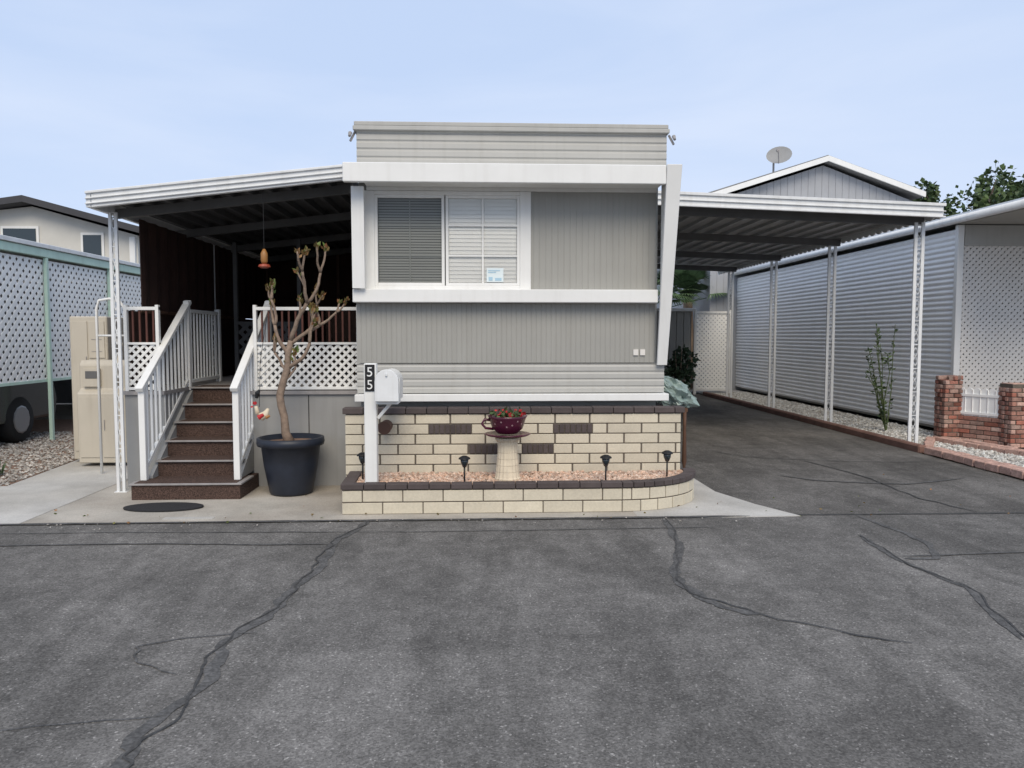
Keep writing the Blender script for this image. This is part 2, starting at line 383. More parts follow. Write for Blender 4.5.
s=MB(); s.box(-1.26,1.90,7.442,7.89,3.19,3.235); s.build('canopy_roof',WHITE,home,bevel=.006)
s=MB(); s.box(-1.10,1.80,7.442,7.79,3.075,3.10); s.build('canopy_soffit',WHITE,home)
s=MB()
s.hexa([(1.815,7.735,1.30),(1.915,7.735,1.30),(1.915,7.775,1.30),(1.815,7.775,1.30),(1.80,7.352,3.228),(1.945,7.352,3.228),(1.945,7.40,3.228),(1.80,7.40,3.228)])
s.build('side_fin',WHITE,home,bevel=.004)
s=MB(); s.prism([(7.405,3.187),(7.797,3.187),(7.797,1.30),(7.778,1.30)],lambda a,b:(1.85,a,b),lambda a,b:(1.885,a,b)); s.build('fin_panel',WHITE,home)
s=MB(); s.prism([(7.58,3.040),(7.63,3.040),(7.64,2.062),(7.60,2.062)],lambda a,b:(-1.225,a,b),lambda a,b:(-1.105,a,b)); s.build('side_fin',WHITE,home)
s=MB(); s.prism([(7.632,3.034),(7.779,3.034),(7.779,2.062),(7.642,2.062)],lambda a,b:(-1.205,a,b),lambda a,b:(-1.165,a,b)); s.build('fin_panel',WHITE,home)
s=MB(); s.box(-1.235,1.797,7.655,7.798,1.928,2.058); s.build('ledge',WHITE,home,bevel=.006)
s=MB(); s.box(-1.104,1.799,7.772,7.83,3.04,3.074); s.build('top_trim',WHITE,home)
win=MB(); wx0,wx1,wz0,wz1=-1.03,.42,2.10,3.0
win.box(-1.20,wx0,7.78,7.86,2.06,3.038); win.box(wx1,.53,7.78,7.86,2.06,3.038); win.box(wx0,wx1,7.78,7.86,wz1,3.038); win.box(wx0,wx1,7.78,7.86,2.06,wz0)
w=win.build('window',WHITE,home,bevel=.004)
for a,b in ((wx0,-.335),(-.325,wx1)):
    s=MB(); s.box(a,a+.03,7.79,7.84,wz0,wz1); s.box(b-.03,b,7.79,7.84,wz0,wz1); s.box(a+.03,b-.03,7.79,7.84,wz1-.03,wz1); s.box(a+.03,b-.03,7.79,7.84,wz0,wz0+.03)
    s.build('frame',WHITE,w,bevel=.003)
s=MB(); s.box(.038,.056,7.796,7.808,wz0+.03,wz1-.03)
for zz in (2.4,2.7): s.box(-.295,.39,7.797,7.807,zz-.008,zz+.008)
s.build('muntin',WHITE,w)
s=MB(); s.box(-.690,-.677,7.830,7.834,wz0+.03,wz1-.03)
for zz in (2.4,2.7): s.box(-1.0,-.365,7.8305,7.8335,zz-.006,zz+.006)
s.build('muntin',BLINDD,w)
for a,b in ((-1.0,-.365),(-.295,.39)):
    s=MB(); s.add([(a,7.813,wz0+.03),(b,7.813,wz0+.03),(b,7.813,wz1-.03),(a,7.813,wz1-.03)],[(0,1,2,3)]); s.build('glass',GLASS,w)
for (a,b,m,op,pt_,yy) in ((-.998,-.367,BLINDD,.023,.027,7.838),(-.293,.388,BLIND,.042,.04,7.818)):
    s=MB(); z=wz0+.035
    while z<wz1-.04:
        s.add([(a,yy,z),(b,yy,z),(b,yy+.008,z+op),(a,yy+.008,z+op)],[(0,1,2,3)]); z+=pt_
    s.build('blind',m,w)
s=MB(); s.box(-1.03,.42,7.885,7.898,2.1,3.0); s.build('window_interior',DARK,w)
s=MB(); s.box(.085,.255,7.809,7.812,2.14,2.28); s.mi=1
for zz,x1_ in ((2.25,.22),(2.232,.18)): s.box(.10,x1_,7.806,7.8085,zz,zz+.009)
s.box(.105,.145,7.806,7.8085,2.155,2.19); s.box(.17,.235,7.806,7.8085,2.155,2.18); s.mi=0; s.build('window_sticker',[STICK,STICKB],w)
s=MB(); s.box(1.58,1.63,7.785,7.80,1.40,1.46); s.box(1.65,1.70,7.785,7.80,1.40,1.46); s.build('outlet_cover',LATB,home,split=True)
for sx,x in ((-1,-1.22),(1,1.93)):
    s=MB(); s.bar((x,7.84,3.62),(x+sx*.04,7.80,3.52),.015,.02); s.tube([(x+sx*.04,7.8,3.60),(x+sx*.04,7.76,3.56)],[.02,.014],8); s.build('roof_bracket',STEPE,home)

# ================================================================ BRICK WALL
bw=thing('brick_wall',(.4,7.6,0),'low cream brick skirting wall with dark brick cap and insets','brick wall')
s=MB(); s.box(-1.30,2.01,7.560,7.69,0,.83); s.build('mortar_core',MORTAR,bw)
s=MB(); d=MB(); rows=8; rz=.1
dk=[(1,-.49,-.07),(1,.74,1.13),(3,-.09,.20),(3,.43,.74)]
for r in range(rows):
    zt=.83-r*rz; x=-1.31-(.17 if r%2 else 0)
    while x<2.0:
        a=max(x,-1.31); b=min(x+.338,2.02)
        segs=[(a,b)]
        for (rr,da,db) in dk:
            if rr==r:
                ns=[]
                for (p,q) in segs:
                    if q<=da or p>=db: ns.append((p,q))
                    else:
                        if p<da: ns.append((p,da))
                        if q>db: ns.append((db,q))
                segs=ns
        for (p,q) in segs:
            if q-p>.035: s.box(p+.0045,q-.0045,7.55+U(-.002,.002),7.60,zt-rz+.005,zt-.005)
        x+=.345
for (rr,da,db) in dk:
    zt=.83-rr*rz; nn=int(round((db-da)/.055)); p=(db-da)/nn
    for i in range(nn): d.box(da+i*p+.004,da+(i+1)*p-.004,7.547,7.60,zt-rz+.007,zt-.007)
s.build('brick_course',BRICK,bw,bevel=.004); d.build('brick_inset',DBRICK,bw,bevel=.003)
d=MB(); x=-1.33
while x<1.98:
    d.box(x+.003,min(x+.202,2.05),7.53+U(-.002,.002),7.70,.835,.892+U(-.0015,.0015)); x+=.205
d.build('wall_cap',DBRICK,bw,bevel=.004)
s=MB(); s.tube([(-.90,7.6,.72),(-.90,7.36,.72)],.058,20); s.tube([(-.90,7.359,.72),(-.90,7.34,.72)],[.064,.064],20); s.build('drain_pipe',TERRA,bw)

# ================================================================ PLANTER
pl=thing('brick_planter',(.4,7.1,0),'curved low cream brick planter bed with dark brick cap','planter')
path=[(-1.25,7.53),(-1.22,6.84),(1.30,6.84)]
for i in range(1,11):
    t=i/10*math.pi/2; path.append((1.30+.84*math.sin(t),6.84+.72*(1-math.cos(t))))
PV=[Vector((*p,0)) for p in path]; cum=[0]
for i in range(1,len(PV)): cum.append(cum[-1]+(PV[i]-PV[i-1]).length)
def pat(t):
    t=max(0,min(cum[-1],t))
    for i in range(1,len(cum)):
        if t<=cum[i]+1e-9:
            q=(t-cum[i-1])/(cum[i]-cum[i-1]); return PV[i-1].lerp(PV[i],q)
def along(mb,t0,t1,z0,z1,inn,out):
    p=pat(t0); q=pat(t1); dd=(q-p).normalized(); nn=Vector((dd.y,-dd.x,0))
    A=p+nn*out;B=q+nn*out;C=q-nn*inn;D=p-nn*inn
    mb.hexa([(A.x,A.y,z0),(B.x,B.y,z0),(C.x,C.y,z0),(D.x,D.y,z0),(A.x,A.y,z1),(B.x,B.y,z1),(C.x,C.y,z1),(D.x,D.y,z1)])
s=MB(); co=MB(); cp=MB()
for (a,b,bl) in ((0,cum[1],.34),(cum[1],cum[2],.34),(cum[2],cum[-1],.17)):
    n=max(1,round((b-a)/bl))
    for r in range(2):
        L0=(b-a)/n; e=[a+i*L0 for i in range(n+1)]
        if r==1 and n>2: e=[a]+[a+(i+.5)*L0 for i in range(n)]+[b]
        for i in range(len(e)-1): along(s,e[i]+.0045,e[i+1]-.0045,.006+r*.11,.106+r*.11,.05,0+U(-.002,.002))
    n=max(1,round((b-a)/.2))
    if b==cum[-1]: n=12
    for i in range(n): along(cp,a+(b-a)*i/n+.003,a+(b-a)*(i+1)/n-.003,.228,.276+U(-.0015,.0015),.105,.012)
    n2=12 if b==cum[-1] else 1
    for i in range(n2): along(co,a+(b-a)*i/n2,a+(b-a)*(i+1)/n2,0,.227,.09,-.010)
s.build('brick_course',BRICK,pl,bevel=.004); co.build('mortar_core',MORTAR,pl); cp.build('planter_cap',DBRICK,pl,bevel=.004)
inner=[(-1.16,7.545),(-1.13,6.93),(1.30,6.93)]+[(1.30+.75*math.sin(i/8*math.pi/2),6.93+.62*(1-math.cos(i/8*math.pi/2))) for i in range(1,9)]
s=MB(); s.prism(inner,lambda a,b:(a,b,.02),lambda a,b:(a,b,.235)); s.build('soil_fill',SOIL,pl)
pebbles('planter_gravel',inner,4200,.245,PINKG,.012,.028)

# ================================================================ MAILBOX
mb_=thing('mailbox',(-.97,7.0,.24),'white mailbox on a white post with stacked number plate 55','mailbox')
s=MB(); s.box(-1.03,-.92,6.95,7.06,.2,1.35); s.build('post',WHITE,mb_,bevel=.006)
s=MB(); s.box(-.915,-.72,6.9,7.12,.985,1.015); s.bar((-.915,7.0,.85),(-.80,7.0,.985),.03,.04,(0,1,0)); s.build('arm',WHITE,mb_,bevel=.004)
prof=[(-.10,0),(.10,0)]+[(.10*math.cos(t),.17+.105*math.sin(t)) for t in [math.pi*i/12 for i in range(13)]]
s=MB(); s.prism([(-.815+a,1.017+b) for a,b in prof],lambda a,b:(a,6.86,b),lambda a,b:(a,7.30,b)); s.build('box_body',WHITE,mb_,bevel=.004)
prof2=[(a*1.06,b*1.04-.002) for a,b in prof]
s=MB(); s.prism([(-.815+a,1.017+b) for a,b in prof2],lambda a,b:(a,6.845,b),lambda a,b:(a,6.858,b)); s.tube([(-.815,6.835,1.24),(-.815,6.835,1.27)],.01,8); s.build('box_door',WHITE2,mb_,bevel=.004)
s=MB(); s.box(-.712,-.706,6.92,6.95,1.08,1.22); s.build('flag',WHITE2,mb_)
s=MB(); s.box(-1.018,-.932,6.942,6.949,1.10,1.34); pln=s.build('number_plate',BLACK,mb_)
for zz in (1.235,1.12):
    cu=bpy.data.curves.new('digit','FONT'); cu.body='5'; cu.size=.12; cu.extrude=.002; cu.align_x='CENTER'
    to=bpy.data.objects.new('tmp',cu); scene.collection.objects.link(to)
    bpy.context.view_layer.update()
    me=bpy.data.meshes.new_from_object(to.evaluated_get(bpy.context.evaluated_depsgraph_get()))
    bpy.data.objects.remove(to)
    me.transform(Matrix.Translation(Vector((-.975,6.938,zz))-Vector(ROOT[mb_.name]))@Matrix.Rotation(math.pi/2,4,'X'))
    o=bpy.data.objects.new('digit',me); me.materials.clear(); me.materials.append(WHITE); scene.collection.objects.link(o); o.parent=pln

# ================================================================ TEACUP PLANTER
tc=thing('teacup_planter',(.27,7.15,.24),'plum teacup planter with red flowers on cream fluted pedestal','planter')
c=(.27,7.15,.24)
s=MB(); s.lathe(c,[(.115,0),(.118,.03),(.112,.04),(.104,.09),(.106,.095),(.098,.15),(.100,.155),(.092,.21),(.094,.215),(.088,.27),(.090,.275),(.088,.33),(.094,.37),(.112,.395),(.112,.41)],36,.05); s.build('pedestal',CREAM,tc)
s=MB(); s.smooth=True; s.lathe(c,[(.08,.412),(.19,.428),(.222,.445),(.205,.449),(.08,.43)],32); s.build('saucer',PURP,tc)
s=MB(); s.smooth=True; s.lathe(c,[(.095,.450),(.105,.463),(.142,.495),(.158,.54),(.172,.59),(.188,.615),(.176,.613),(.14,.58)],32)
s.tube([(.125,7.15,.81),(.055,7.14,.82),(.03,7.13,.78),(.065,7.13,.74),(.14,7.14,.73)],.012,8); s.build('cup',PURP,tc)
for (ax,zz) in ((-1.95,.57),(-1.35,.54),(-1.05,.575),(-1.65,.525),(-2.35,.55),(-.75,.55)):
    s=MB(); r=.158+(zz-.54)*.28+.004; p=Vector((.27+r*math.cos(ax),7.15+r*math.sin(ax),.24+zz)); t=Vector((-math.sin(ax),math.cos(ax),0)); b=Vector((math.cos(ax)*.25,math.sin(ax)*.25,1)).normalized()
    nrm=Vector((math.cos(ax),math.sin(ax),-.2))
    q=p+nrm*.005; ring=[]
    for k in range(10):
        a=k*math.pi/5; rr=.012 if k%2==0 else .005; ring.append(q+(t*math.cos(a)+b*math.sin(a))*rr)
    s.add(ring,[tuple(range(10))]); s.build('flower_motif',MOTIF,tc)
s=MB()
for i in range(45): s.leaf((.29+U(-.12,.12),7.15+U(-.12,.12),.855+U(-.02,.05)),U(.03,.05))
s.build('flower_head',REDF,tc)
s=MB()
for i in range(110): s.leaf((.27+U(-.14,.14),7.15+U(-.14,.14),.85+U(-.02,.04)),U(.03,.06))
s.build('foliage',LEAF,tc)

# ================================================================ SOLAR LIGHTS
for (x,y) in ((-1.09,7.22),(-.13,6.98),(1.17,6.98),(1.80,7.22)):
    t=thing('solar_path_light',(x,y,.24),'black solar path light staked in the planter gravel','garden light','solar lights in the planter')
    s=MB(); s.smooth=True; s.tube([(x,y,.22),(x,y,.42)],.008,8); s.build('stake',BLACK,t)
    s=MB(); s.smooth=True; s.lathe((x,y,.40),[(.018,0),(.035,.045),(.038,.075)],14); s.build('lens',CGLASS,t)
    s=MB(); s.lathe((x,y,.475),[(.055,0),(.052,.012),(.02,.03)],14); s.build('cap',BLACK,t)

# ================================================================ PORCH
deck=thing('porch_deck',(-2.5,8.2,0),'raised porch deck with grey skirting, white lattice, brown balusters','porch')
DZ=1.02; DX0=-3.70
s=MB(); s.box(DX0,-3.30,8.2,9.15,.0,DZ-.04); s.box(-2.38,-1.24,8.2,9.15,0,DZ-.04); s.build('skirting',GREYD,deck,split=True)
s=MB(); s.box(DX0-.03,-3.285,8.17,9.15,DZ-.038,DZ); s.box(-2.395,-1.235,8.17,9.15,DZ-.038,DZ); s.box(DX0-.03,-1.235,9.152,13.4,DZ-.1,DZ); s.build('deck_floor',STEPE,deck,split=True)
s=MB(); s.box(-1.8,-1.793,8.19,8.199,0,.97); s.build('skirting_seam',DARK,deck)
def railing(x0,x1,y):
    mb=MB(); lt=MB(); bl=MB()
    mb.box(x0,x1,y-.02,y+.03,1.865,1.90); mb.box(x0,x1,y-.015,y+.025,1.505,1.53); mb.box(x0,x1,y-.015,y+.025,1.03,1.06)
    mb.box(x0,x0+.035,y-.021,y+.031,DZ,1.92); mb.box(x1-.035,x1,y-.021,y+.031,DZ,1.92)
    x=x0+.08
    while x<x1-.05: bl.box(x,x+.018,y-.005,y+.013,1.53,1.865); x+=.07
    lattice(lt,lambda a,b,d_:(a,y+d_,b),x0+.035,x1-.035,1.06,1.505,.085,.028)
    mb.build('railing',WHITE,deck,bevel=.003); lt.build('lattice_panel',WHITE,deck); bl.build('balusters',REDBR,deck)
railing(-2.36,-1.25,8.21); railing(DX0+.01,-3.33,8.21)
s=MB()
s.box(-3.32,-3.28,8.96,9.9,1.86,1.90); s.box(-3.32,-3.28,8.96,9.9,1.06,1.10)
y=9.0
while y<9.9: s.box(-3.31,-3.29,y,y+.02,1.1,1.86); y+=.10
s.box(-3.33,-3.27,9.9,9.96,DZ,1.93)
s.build('inner_railing',WHITE,deck,bevel=.003)
s=MB(); s.box(DX0+.02,DX0+.05,8.26,13.3,DZ,1.86); s.build('side_panel',SHADE,deck)
s=MB(); s.box(DX0,-1.24,13.3,13.36,DZ,3.25); s.build('back_screen',SHADE,deck)
s=MB()
for x in (-3.6,-3.0,-2.4,-1.8,-1.3): s.box(x,x+.05,13.24,13.295,DZ,3.1)
s.build('screen_frame',WOOD,deck,split=True)
s=MB(); lattice(s,lambda a,b,d_:(a,10.6+d_,b),-3.25,-2.45,DZ,1.75,.13,.05); s.box(-3.3,-3.25,10.58,10.64,DZ,2.85); s.box(-2.45,-2.40,10.58,10.64,DZ,2.9); s.box(-3.25,-2.45,10.585,10.635,1.75,1.79)
s.build('dark_lattice',DARKB,deck)
ch=thing('patio_chair',(-2.0,11.2,DZ),'dark patio chair standing on the porch deck','chair')
s=MB(); s.box(-2.25,-1.75,10.95,11.45,DZ+.40,DZ+.45); s.build('seat',WOOD,ch,bevel=.01)
s=MB(); s.box(-2.25,-1.75,11.455,11.50,DZ+.42,DZ+1.0); s.build('backrest',WOOD,ch,bevel=.01)
for x in (-2.24,-1.79):
    for y in (10.96,11.40):
        s=MB(); s.box(x,x+.04,y,y+.04,DZ,DZ+.40); s.build('leg',WOOD,ch)
# ================================================================ STAIRS
st=thing('porch_stairs',(-2.84,7.9,0),'brown speckled carpet stairs with white baluster handrails','stairs')
for i in range(6):
    y=7.64+.25*i; z=.17*(i+1)
    if i==0: xa,xb,yf,yb=-3.37,-2.33,7.52,8.18
    else: xa,xb,yf,yb=-3.26,-2.42,y+.02,9.15
    s=MB(); s.box(xa,xb,yf+(.02 if i==0 else 0),yb,z-.17+.001,z-.022); s.build('riser',STEP,st)
    s=MB(); s.box(xa-.02,xb+.02,(yf if i==0 else y-.012),min(y+.30,8.18 if i==0 else 99),z-.022,z-.004); s.build('nosing',STEPE,st,bevel=.003)
    s=MB(); s.box(xa+.03,xb-.03,(yf+.02 if i==0 else y+.008),y+.27,z-.004,z+.001); s.build('tread',STEP,st)
for x0,x1 in ((-3.30,-3.262),(-2.418,-2.382)):
    s=MB(); s.prism([(7.78,.172),(9.15,.172),(9.15,.98),(8.91,.98),(7.78,.20)],lambda a,b:(x0,a,b),lambda a,b:(x1,a,b)); s.build('stringer',GREYD,st)
for X in (-3.305,-2.395):
    s=MB()
    s.box(X-.03,X+.03,7.66,7.72,.172,1.10)
    s.box(X-.03,X+.03,8.88,8.94,.98,1.99)
    s.bar((X,7.62,1.07),(X,8.96,1.985),.075,.045); s.bar((X,7.70,.28),(X,8.90,1.11),.035,.04)
    y=7.80
    while y<8.86:
        t=(y-7.70)/1.2; s.box(X-.012,X+.012,y-.012,y+.012,.29+.83*t,1.10+.87*t-.02); y+=.105
    s.build('handrail',WHITE,st,bevel=.004)
# ================================================================ PORCH AWNING
aw=thing('porch_awning',(-2.5,7.6,2.8),'flat white metal porch awning with dark ribbed underside','awning')
def az(x): return 2.965+(x+3.68)*(.275/2.40)
AX0,AX1=-3.68,-1.28
s=MB(); s.hexa([(AX0,7.58,az(AX0)-.145),(AX1,7.58,az(AX1)-.14),(AX1,7.63,az(AX1)-.14),(AX0,7.63,az(AX0)-.145),(AX0,7.58,az(AX0)),(AX1,7.58,az(AX1)),(AX1,7.63,az(AX1)),(AX0,7.63,az(AX0))])
for dz,t_ in ((-.02,.025),(-.07,.012),(-.12,.014)):
    s.hexa([(AX0-.05,7.56,az(AX0)+dz),(AX1,7.56,az(AX1)+dz),(AX1,7.578,az(AX1)+dz),(AX0-.05,7.578,az(AX0)+dz),(AX0-.05,7.56,az(AX0)+dz+t_),(AX1,7.56,az(AX1)+dz+t_),(AX1,7.578,az(AX1)+dz+t_),(AX0-.05,7.578,az(AX0)+dz+t_)])
s.hexa([(AX0-.05,7.58,az(AX0)-.145),(AX0-.005,7.58,az(AX0)-.145),(AX0-.005,13.4,az(AX0)-.145),(AX0-.05,13.4,az(AX0)-.145),(AX0-.05,7.58,az(AX0)),(AX0-.005,7.58,az(AX0)),(AX0-.005,13.4,az(AX0)),(AX0-.05,13.4,az(AX0))])
s.build('fascia',WHITE2,aw,bevel=.004)
s=MB(); prof=[]
x=AX0
while x<AX1-.1:
    prof+=[(x,az(x)-.03),(x+.13,az(x+.13)-.03),(x+.145,az(x)-.07),(x+.185,az(x)-.07)]; x+=.2
prof+=[(AX1,az(AX1)-.03),(AX1,az(AX1)-.01),(AX0,az(AX0)-.01)]
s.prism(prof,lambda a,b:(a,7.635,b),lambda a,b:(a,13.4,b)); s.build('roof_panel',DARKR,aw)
for y in (8.1,9.7,11.4,13.0):
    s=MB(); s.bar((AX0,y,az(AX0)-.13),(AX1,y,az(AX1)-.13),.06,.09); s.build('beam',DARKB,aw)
def ornate_post(name,x,y,z0,z1,parent,m=WHITE2,w=.10,b=.028):
    s=MB(); s.box(x-w/2,x-w/2+b,y-.0125,y+.0125,z0,z1); s.box(x+w/2-b,x+w/2,y-.0125,y+.0125,z0,z1)
    z=z0+.15
    while z<z1-.25:
        pts=[]
        for k in range(9):
            t=k/8; pts.append((x+math.sin(t*2*math.pi)*(w/2-b),y,z+t*.26))
        s.tube(pts,.005,5); pts2=[(2*x-p[0],p[1]+.003,p[2]) for p in pts]; s.tube(pts2,.005,5)
        z+=.34
        s.box(x-w/2+b,x+w/2-b,y-.008,y+.008,z-.045,z-.035)
    s.box(x-w/2-.02,x+w/2+.02,y-.03,y+.03,z0,z0+.01)
    s.build('post',m,parent)
ornate_post('post',-3.65,7.95,0,2.83,aw,w=.085)
ornate_post('post',-3.62,10.7,DZ,2.83,aw,w=.085)
sh=thing('roll_shade',(-3.60,10,1.9),'dark brown fabric shade hanging along the porch side','shade')
s=MB(); n=80
pf=[(8.4+4.85*i/n, -3.590+.012*math.sin(i*1.3)) for i in range(n+1)]
s.prism([(a,b) for a,b in pf]+[(a,b+.012) for a,b in pf[::-1]],lambda a,b:(b,a,1.865),lambda a,b:(b,a,2.83)); s.build('fabric',SHADE,sh)
s=MB(); s.tube([(-3.585,8.35,1.86),(-3.585,12.0,1.86)],.02,8); s.build('bottom_rod',WOOD,sh)
bf=thing('hanging_bird_feeder',(-2.12,7.70,2.25),'small red and amber bird feeder hanging from the awning','bird feeder')
FX,FY,FZ=-2.09,7.68,2.28
s=MB(); s.tube([(FX,FY,FZ+.16),(FX,FY,3.08)],.003,5); s.build('cord',BLACK,bf)
s=MB(); s.smooth=True; s.lathe((FX,FY,FZ+.02),[(.022,0),(.034,.025),(.034,.10),(.012,.145)],14); s.build('bottle',YELL,bf)
s=MB(); s.lathe((FX,FY,FZ-.02),[(.035,0),(.060,.012),(.050,.034),(.025,.04)],14); s.build('tray',ORANGE,bf)
s=MB(); s.lathe((-2.92,7.18,.008),[(.36,0),(.36,.012),(.34,.014)],32)
s.v=[(x,7.18+(y-7.18)*.5,z) for x,y,z in s.v]
o=s.build('doormat',MUL); o['label']='black oval doormat on the concrete below the stairs'; o['category']='doormat'

# ================================================================ POTTED TREE
pt=thing('potted_plant',(-1.92,7.82,0),'sparse branched succulent tree in a dark blue pot','potted plant')
c=(-1.90,7.82,0)
s=MB(); s.smooth=True; s.lathe(c,[(.20,.01),(.215,.03),(.265,.30),(.29,.50),(.325,.50),(.335,.53),(.33,.575),(.305,.58),(.29,.52)],36); s.build('pot',POT,pt,)
s=MB(); s.lathe(c,[(.285,.49),(.29,.525)],30); s.build('soil',SOIL,pt)
tr=MB(); tr.smooth=True; lf=MB()
def P(dx,z,dy=0): return Vector((-1.90+dx,7.82+dy,z))
tr.tube([P(.0,.5),P(-.05,.62),P(-.06,.78),P(-.09,.90),P(-.10,1.0),P(-.06,1.15),P(-.02,1.28),P(-.01,1.42),P(.02,1.55)],[.055,.042,.037,.038,.038,.036,.033,.032,.028],10)
rs=random.Random(58)
def V_(a,b): return a+(b-a)*rs.random()
def branch(p,d,l,r,dep):
    pts=[p]; q=Vector(p); d=Vector(d).normalized(); n=6
    for i in range(n):
        d=(d+Vector((V_(-.5,.5),V_(-.4,.4),V_(-.08,.45)))*.58).normalized(); q=q+d*l/n; pts.append(q.copy())
    tr.tube(pts,[r*(1-.3*i/n) for i in range(n+1)],7)
    if dep==0:
        for i in range(rs.randint(7,16)):
            dd=(d+Vector((V_(-1,1),V_(-1,1),V_(-.5,1)))*.9); lf.leaf(q-d*V_(0,.07),V_(.04,.075),dd,.28)
    else:
        for k in range(2):
            nd=d+Vector((V_(-1.0,1.0),V_(-.7,.7),V_(.1,.8))); branch(q,nd,l*V_(.55,.85),r*.72,dep-1)
        if rs.random()<.55: branch(pts[3],d+Vector((V_(-1.2,1.2),V_(-.6,.6),.3)),l*.55,r*.6,0)
for (p,d,l,r,k) in ((P(.02,1.55),(.30,0,1),.44,.025,2),(P(-.01,1.42),(-.55,.0,1),.32,.023,2),(P(-.02,1.28),(.95,-.1,.6),.36,.022,2),(P(.02,1.52),(.8,.15,.7),.34,.022,2),(P(-.03,1.25),(-.6,.1,.6),.22,.016,1),(P(-.06,1.15),(.9,.1,.5),.2,.014,1)):
    branch(p,d,l,r,k)
tr.build('trunk',BARK,pt); lf.build('crown',LEAFY,pt)
og=thing('bird_ornament',(-2.14,7.62,.80),'small ceramic hen ornament hanging beside the potted plant','ornament')
OO=Vector((-2.12,7.62,.84))
def O(x,y,z): return OO+Vector((x,y,z))
s=MB(); s.smooth=True; s.tube([O(-.05,0,-.03),O(-.01,0,-.035),O(.035,0,-.005),O(.055,0,.045)],[.015,.042,.034,.012],12); s.tube([O(-.05,0,-.01),O(-.058,0,.045),O(-.065,0,.07)],[.024,.019,.016],10); s.build('body',CREAM,og)
s=MB(); s.leaf(O(-.065,-.005,.08),.04,(0,0,1)); s.leaf(O(-.072,-.005,.08),.04,(-.4,0,1)); s.leaf(O(-.085,-.01,.065),.03,(-1,0,0)); s.build('comb',REDF,og)
s=MB(); s.tube([O(-.03,-.035,-.04),O(.02,-.035,-.01)],[.026,.014],8); s.build('wing',REDF,og)
s=MB(); s.tube([O(.035,-.02,-.04),O(.075,-.01,-.025)],[.022,.008],8); s.build('tail',YELL,og)
s=MB(); s.tube([O(-.03,0,.06),O(-.02,.02,.5),O(.04,.08,.95)],.003,5); s.tube([O(-.05,-.02,.15),O(-.04,-.02,.20),O(-.02,-.02,.23)],[.016,.024,.010],8); s.build('cord',BLACK,og)

# ================================================================ UTILITY
ub=thing('utility_cabinet',(-4.9,9.9,0),'tall slim beige metal utility cabinet on the gravel strip','utility cabinet')
s=MB(); s.box(-5.10,-4.64,9.85,10.35,.04,1.84); s.build('cabinet_body',AC,ub,bevel=.012)
s=MB(); s.box(-5.07,-4.88,9.838,9.848,.15,1.78); s.box(-4.86,-4.67,9.838,9.848,1.32,1.78); s.mi=1
s.box(-4.90,-4.89,9.828,9.837,1.2,1.34); s.box(-4.83,-4.70,9.832,9.837,1.40,1.405); s.box(-4.83,-4.70,9.832,9.837,1.55,1.555)
s.build('door_panel',[AC,STEPE],ub,bevel=.003)
ub=thing('utility_cabinet',(-4.6,9.6,0),'stepped beige electrical cabinet beside the porch skirting','utility cabinet')
s=MB(); s.prism([(9.50,.05),(9.82,.05),(9.82,1.30),(9.62,1.30),(9.58,1.24),(9.58,.95),(9.50,.90)],lambda a,b:(-4.86,a,b),lambda a,b:(-4.28,a,b)); s.build('cabinet_body',AC,ub,bevel=.010)
s=MB(); s.box(-4.83,-4.58,9.488,9.498,.12,.86); s.box(-4.56,-4.31,9.488,9.498,.12,.86); s.mi=1; s.box(-4.60,-4.59,9.478,9.487,.45,.58); s.box(-4.54,-4.53,9.478,9.487,.45,.58); s.build('door',[AC,STEPE],ub,bevel=.003)
s=MB(); s.box(-4.80,-4.60,9.54,9.578,.98,1.20); s.mi=1; s.box(-4.77,-4.63,9.534,9.539,1.08,1.17); s.build('meter_box',[AC,DARKB],ub,bevel=.005)
s=MB(); s.smooth=True; s.tube([(-4.40,9.56,.98),(-4.40,9.55,1.2),(-4.40,9.7,1.5),(-4.55,9.9,1.55)],.018,8); s.build('conduit',AC,ub)
hr=thing('pipe_handrail',(-4.2,9.2,0),'white pipe handrail beside the beige cabinets','handrail')
s=MB(); s.smooth=True
s.tube([(-4.35,9.0,0),(-4.35,9.0,1.9),(-4.32,9.0,2.0),(-4.2,9.0,2.02),(-4.08,9.0,1.98),(-4.0,9.0,1.85),(-4.0,9.0,.0)],.016,8)
s.tube([(-4.18,9.0,0),(-4.18,9.0,2.02)],.011,8); s.tube([(-4.35,9.0,1.6),(-4.0,9.0,1.6)],.011,8); s.build('tube_frame',WHITE,hr)

# ================================================================ LEFT NEIGHBOUR CARPORT FENCE
lf_=thing('lattice_screen',(-6.56,12,0),'white lattice screen hung from mint green carport frame','lattice screen')
s=MB(); lattice(s,lambda a,b,d_:(-6.56-d_,a,b),8.2,18.5,.94,2.74,.155,.066,.004); s.build('lattice_panel',WHITEL,lf_)
s=MB()
for y in (8.2,10.1,12,14,16,18.4):
    s.box(-6.55,-6.50,y-.03,y+.03,0,2.77)
s.build('post',GREEN,lf_,bevel=.004,split=True)
s=MB(); s.box(-6.64,-6.50,8.1,18.6,2.775,2.90); s.build('top_rail',GREEN,lf_,bevel=.006)
s=MB(); s.box(-6.70,-6.47,8.05,18.6,2.905,2.97); s.build('gutter',WHITE2,lf_,bevel=.006)
s=MB(); s.box(-6.58,-6.551,8.2,18.5,.90,.94); s.build('bottom_rail',GREEN,lf_)
s=MB(); s.box(-11,-6.72,8.1,18.6,2.86,2.92); s.build('roof_panel',WHITE2,lf_)
s=MB(); s.box(-11.0,-10.9,8,18.6,0,2.85); s.box(-10.89,-6.7,18.6,18.7,0,2.85); s.build('wall',DARKB,lf_,split=True)
car=thing('parked_car',(-8.0,10.3,0),'black car parked under the neighbouring carport','car')
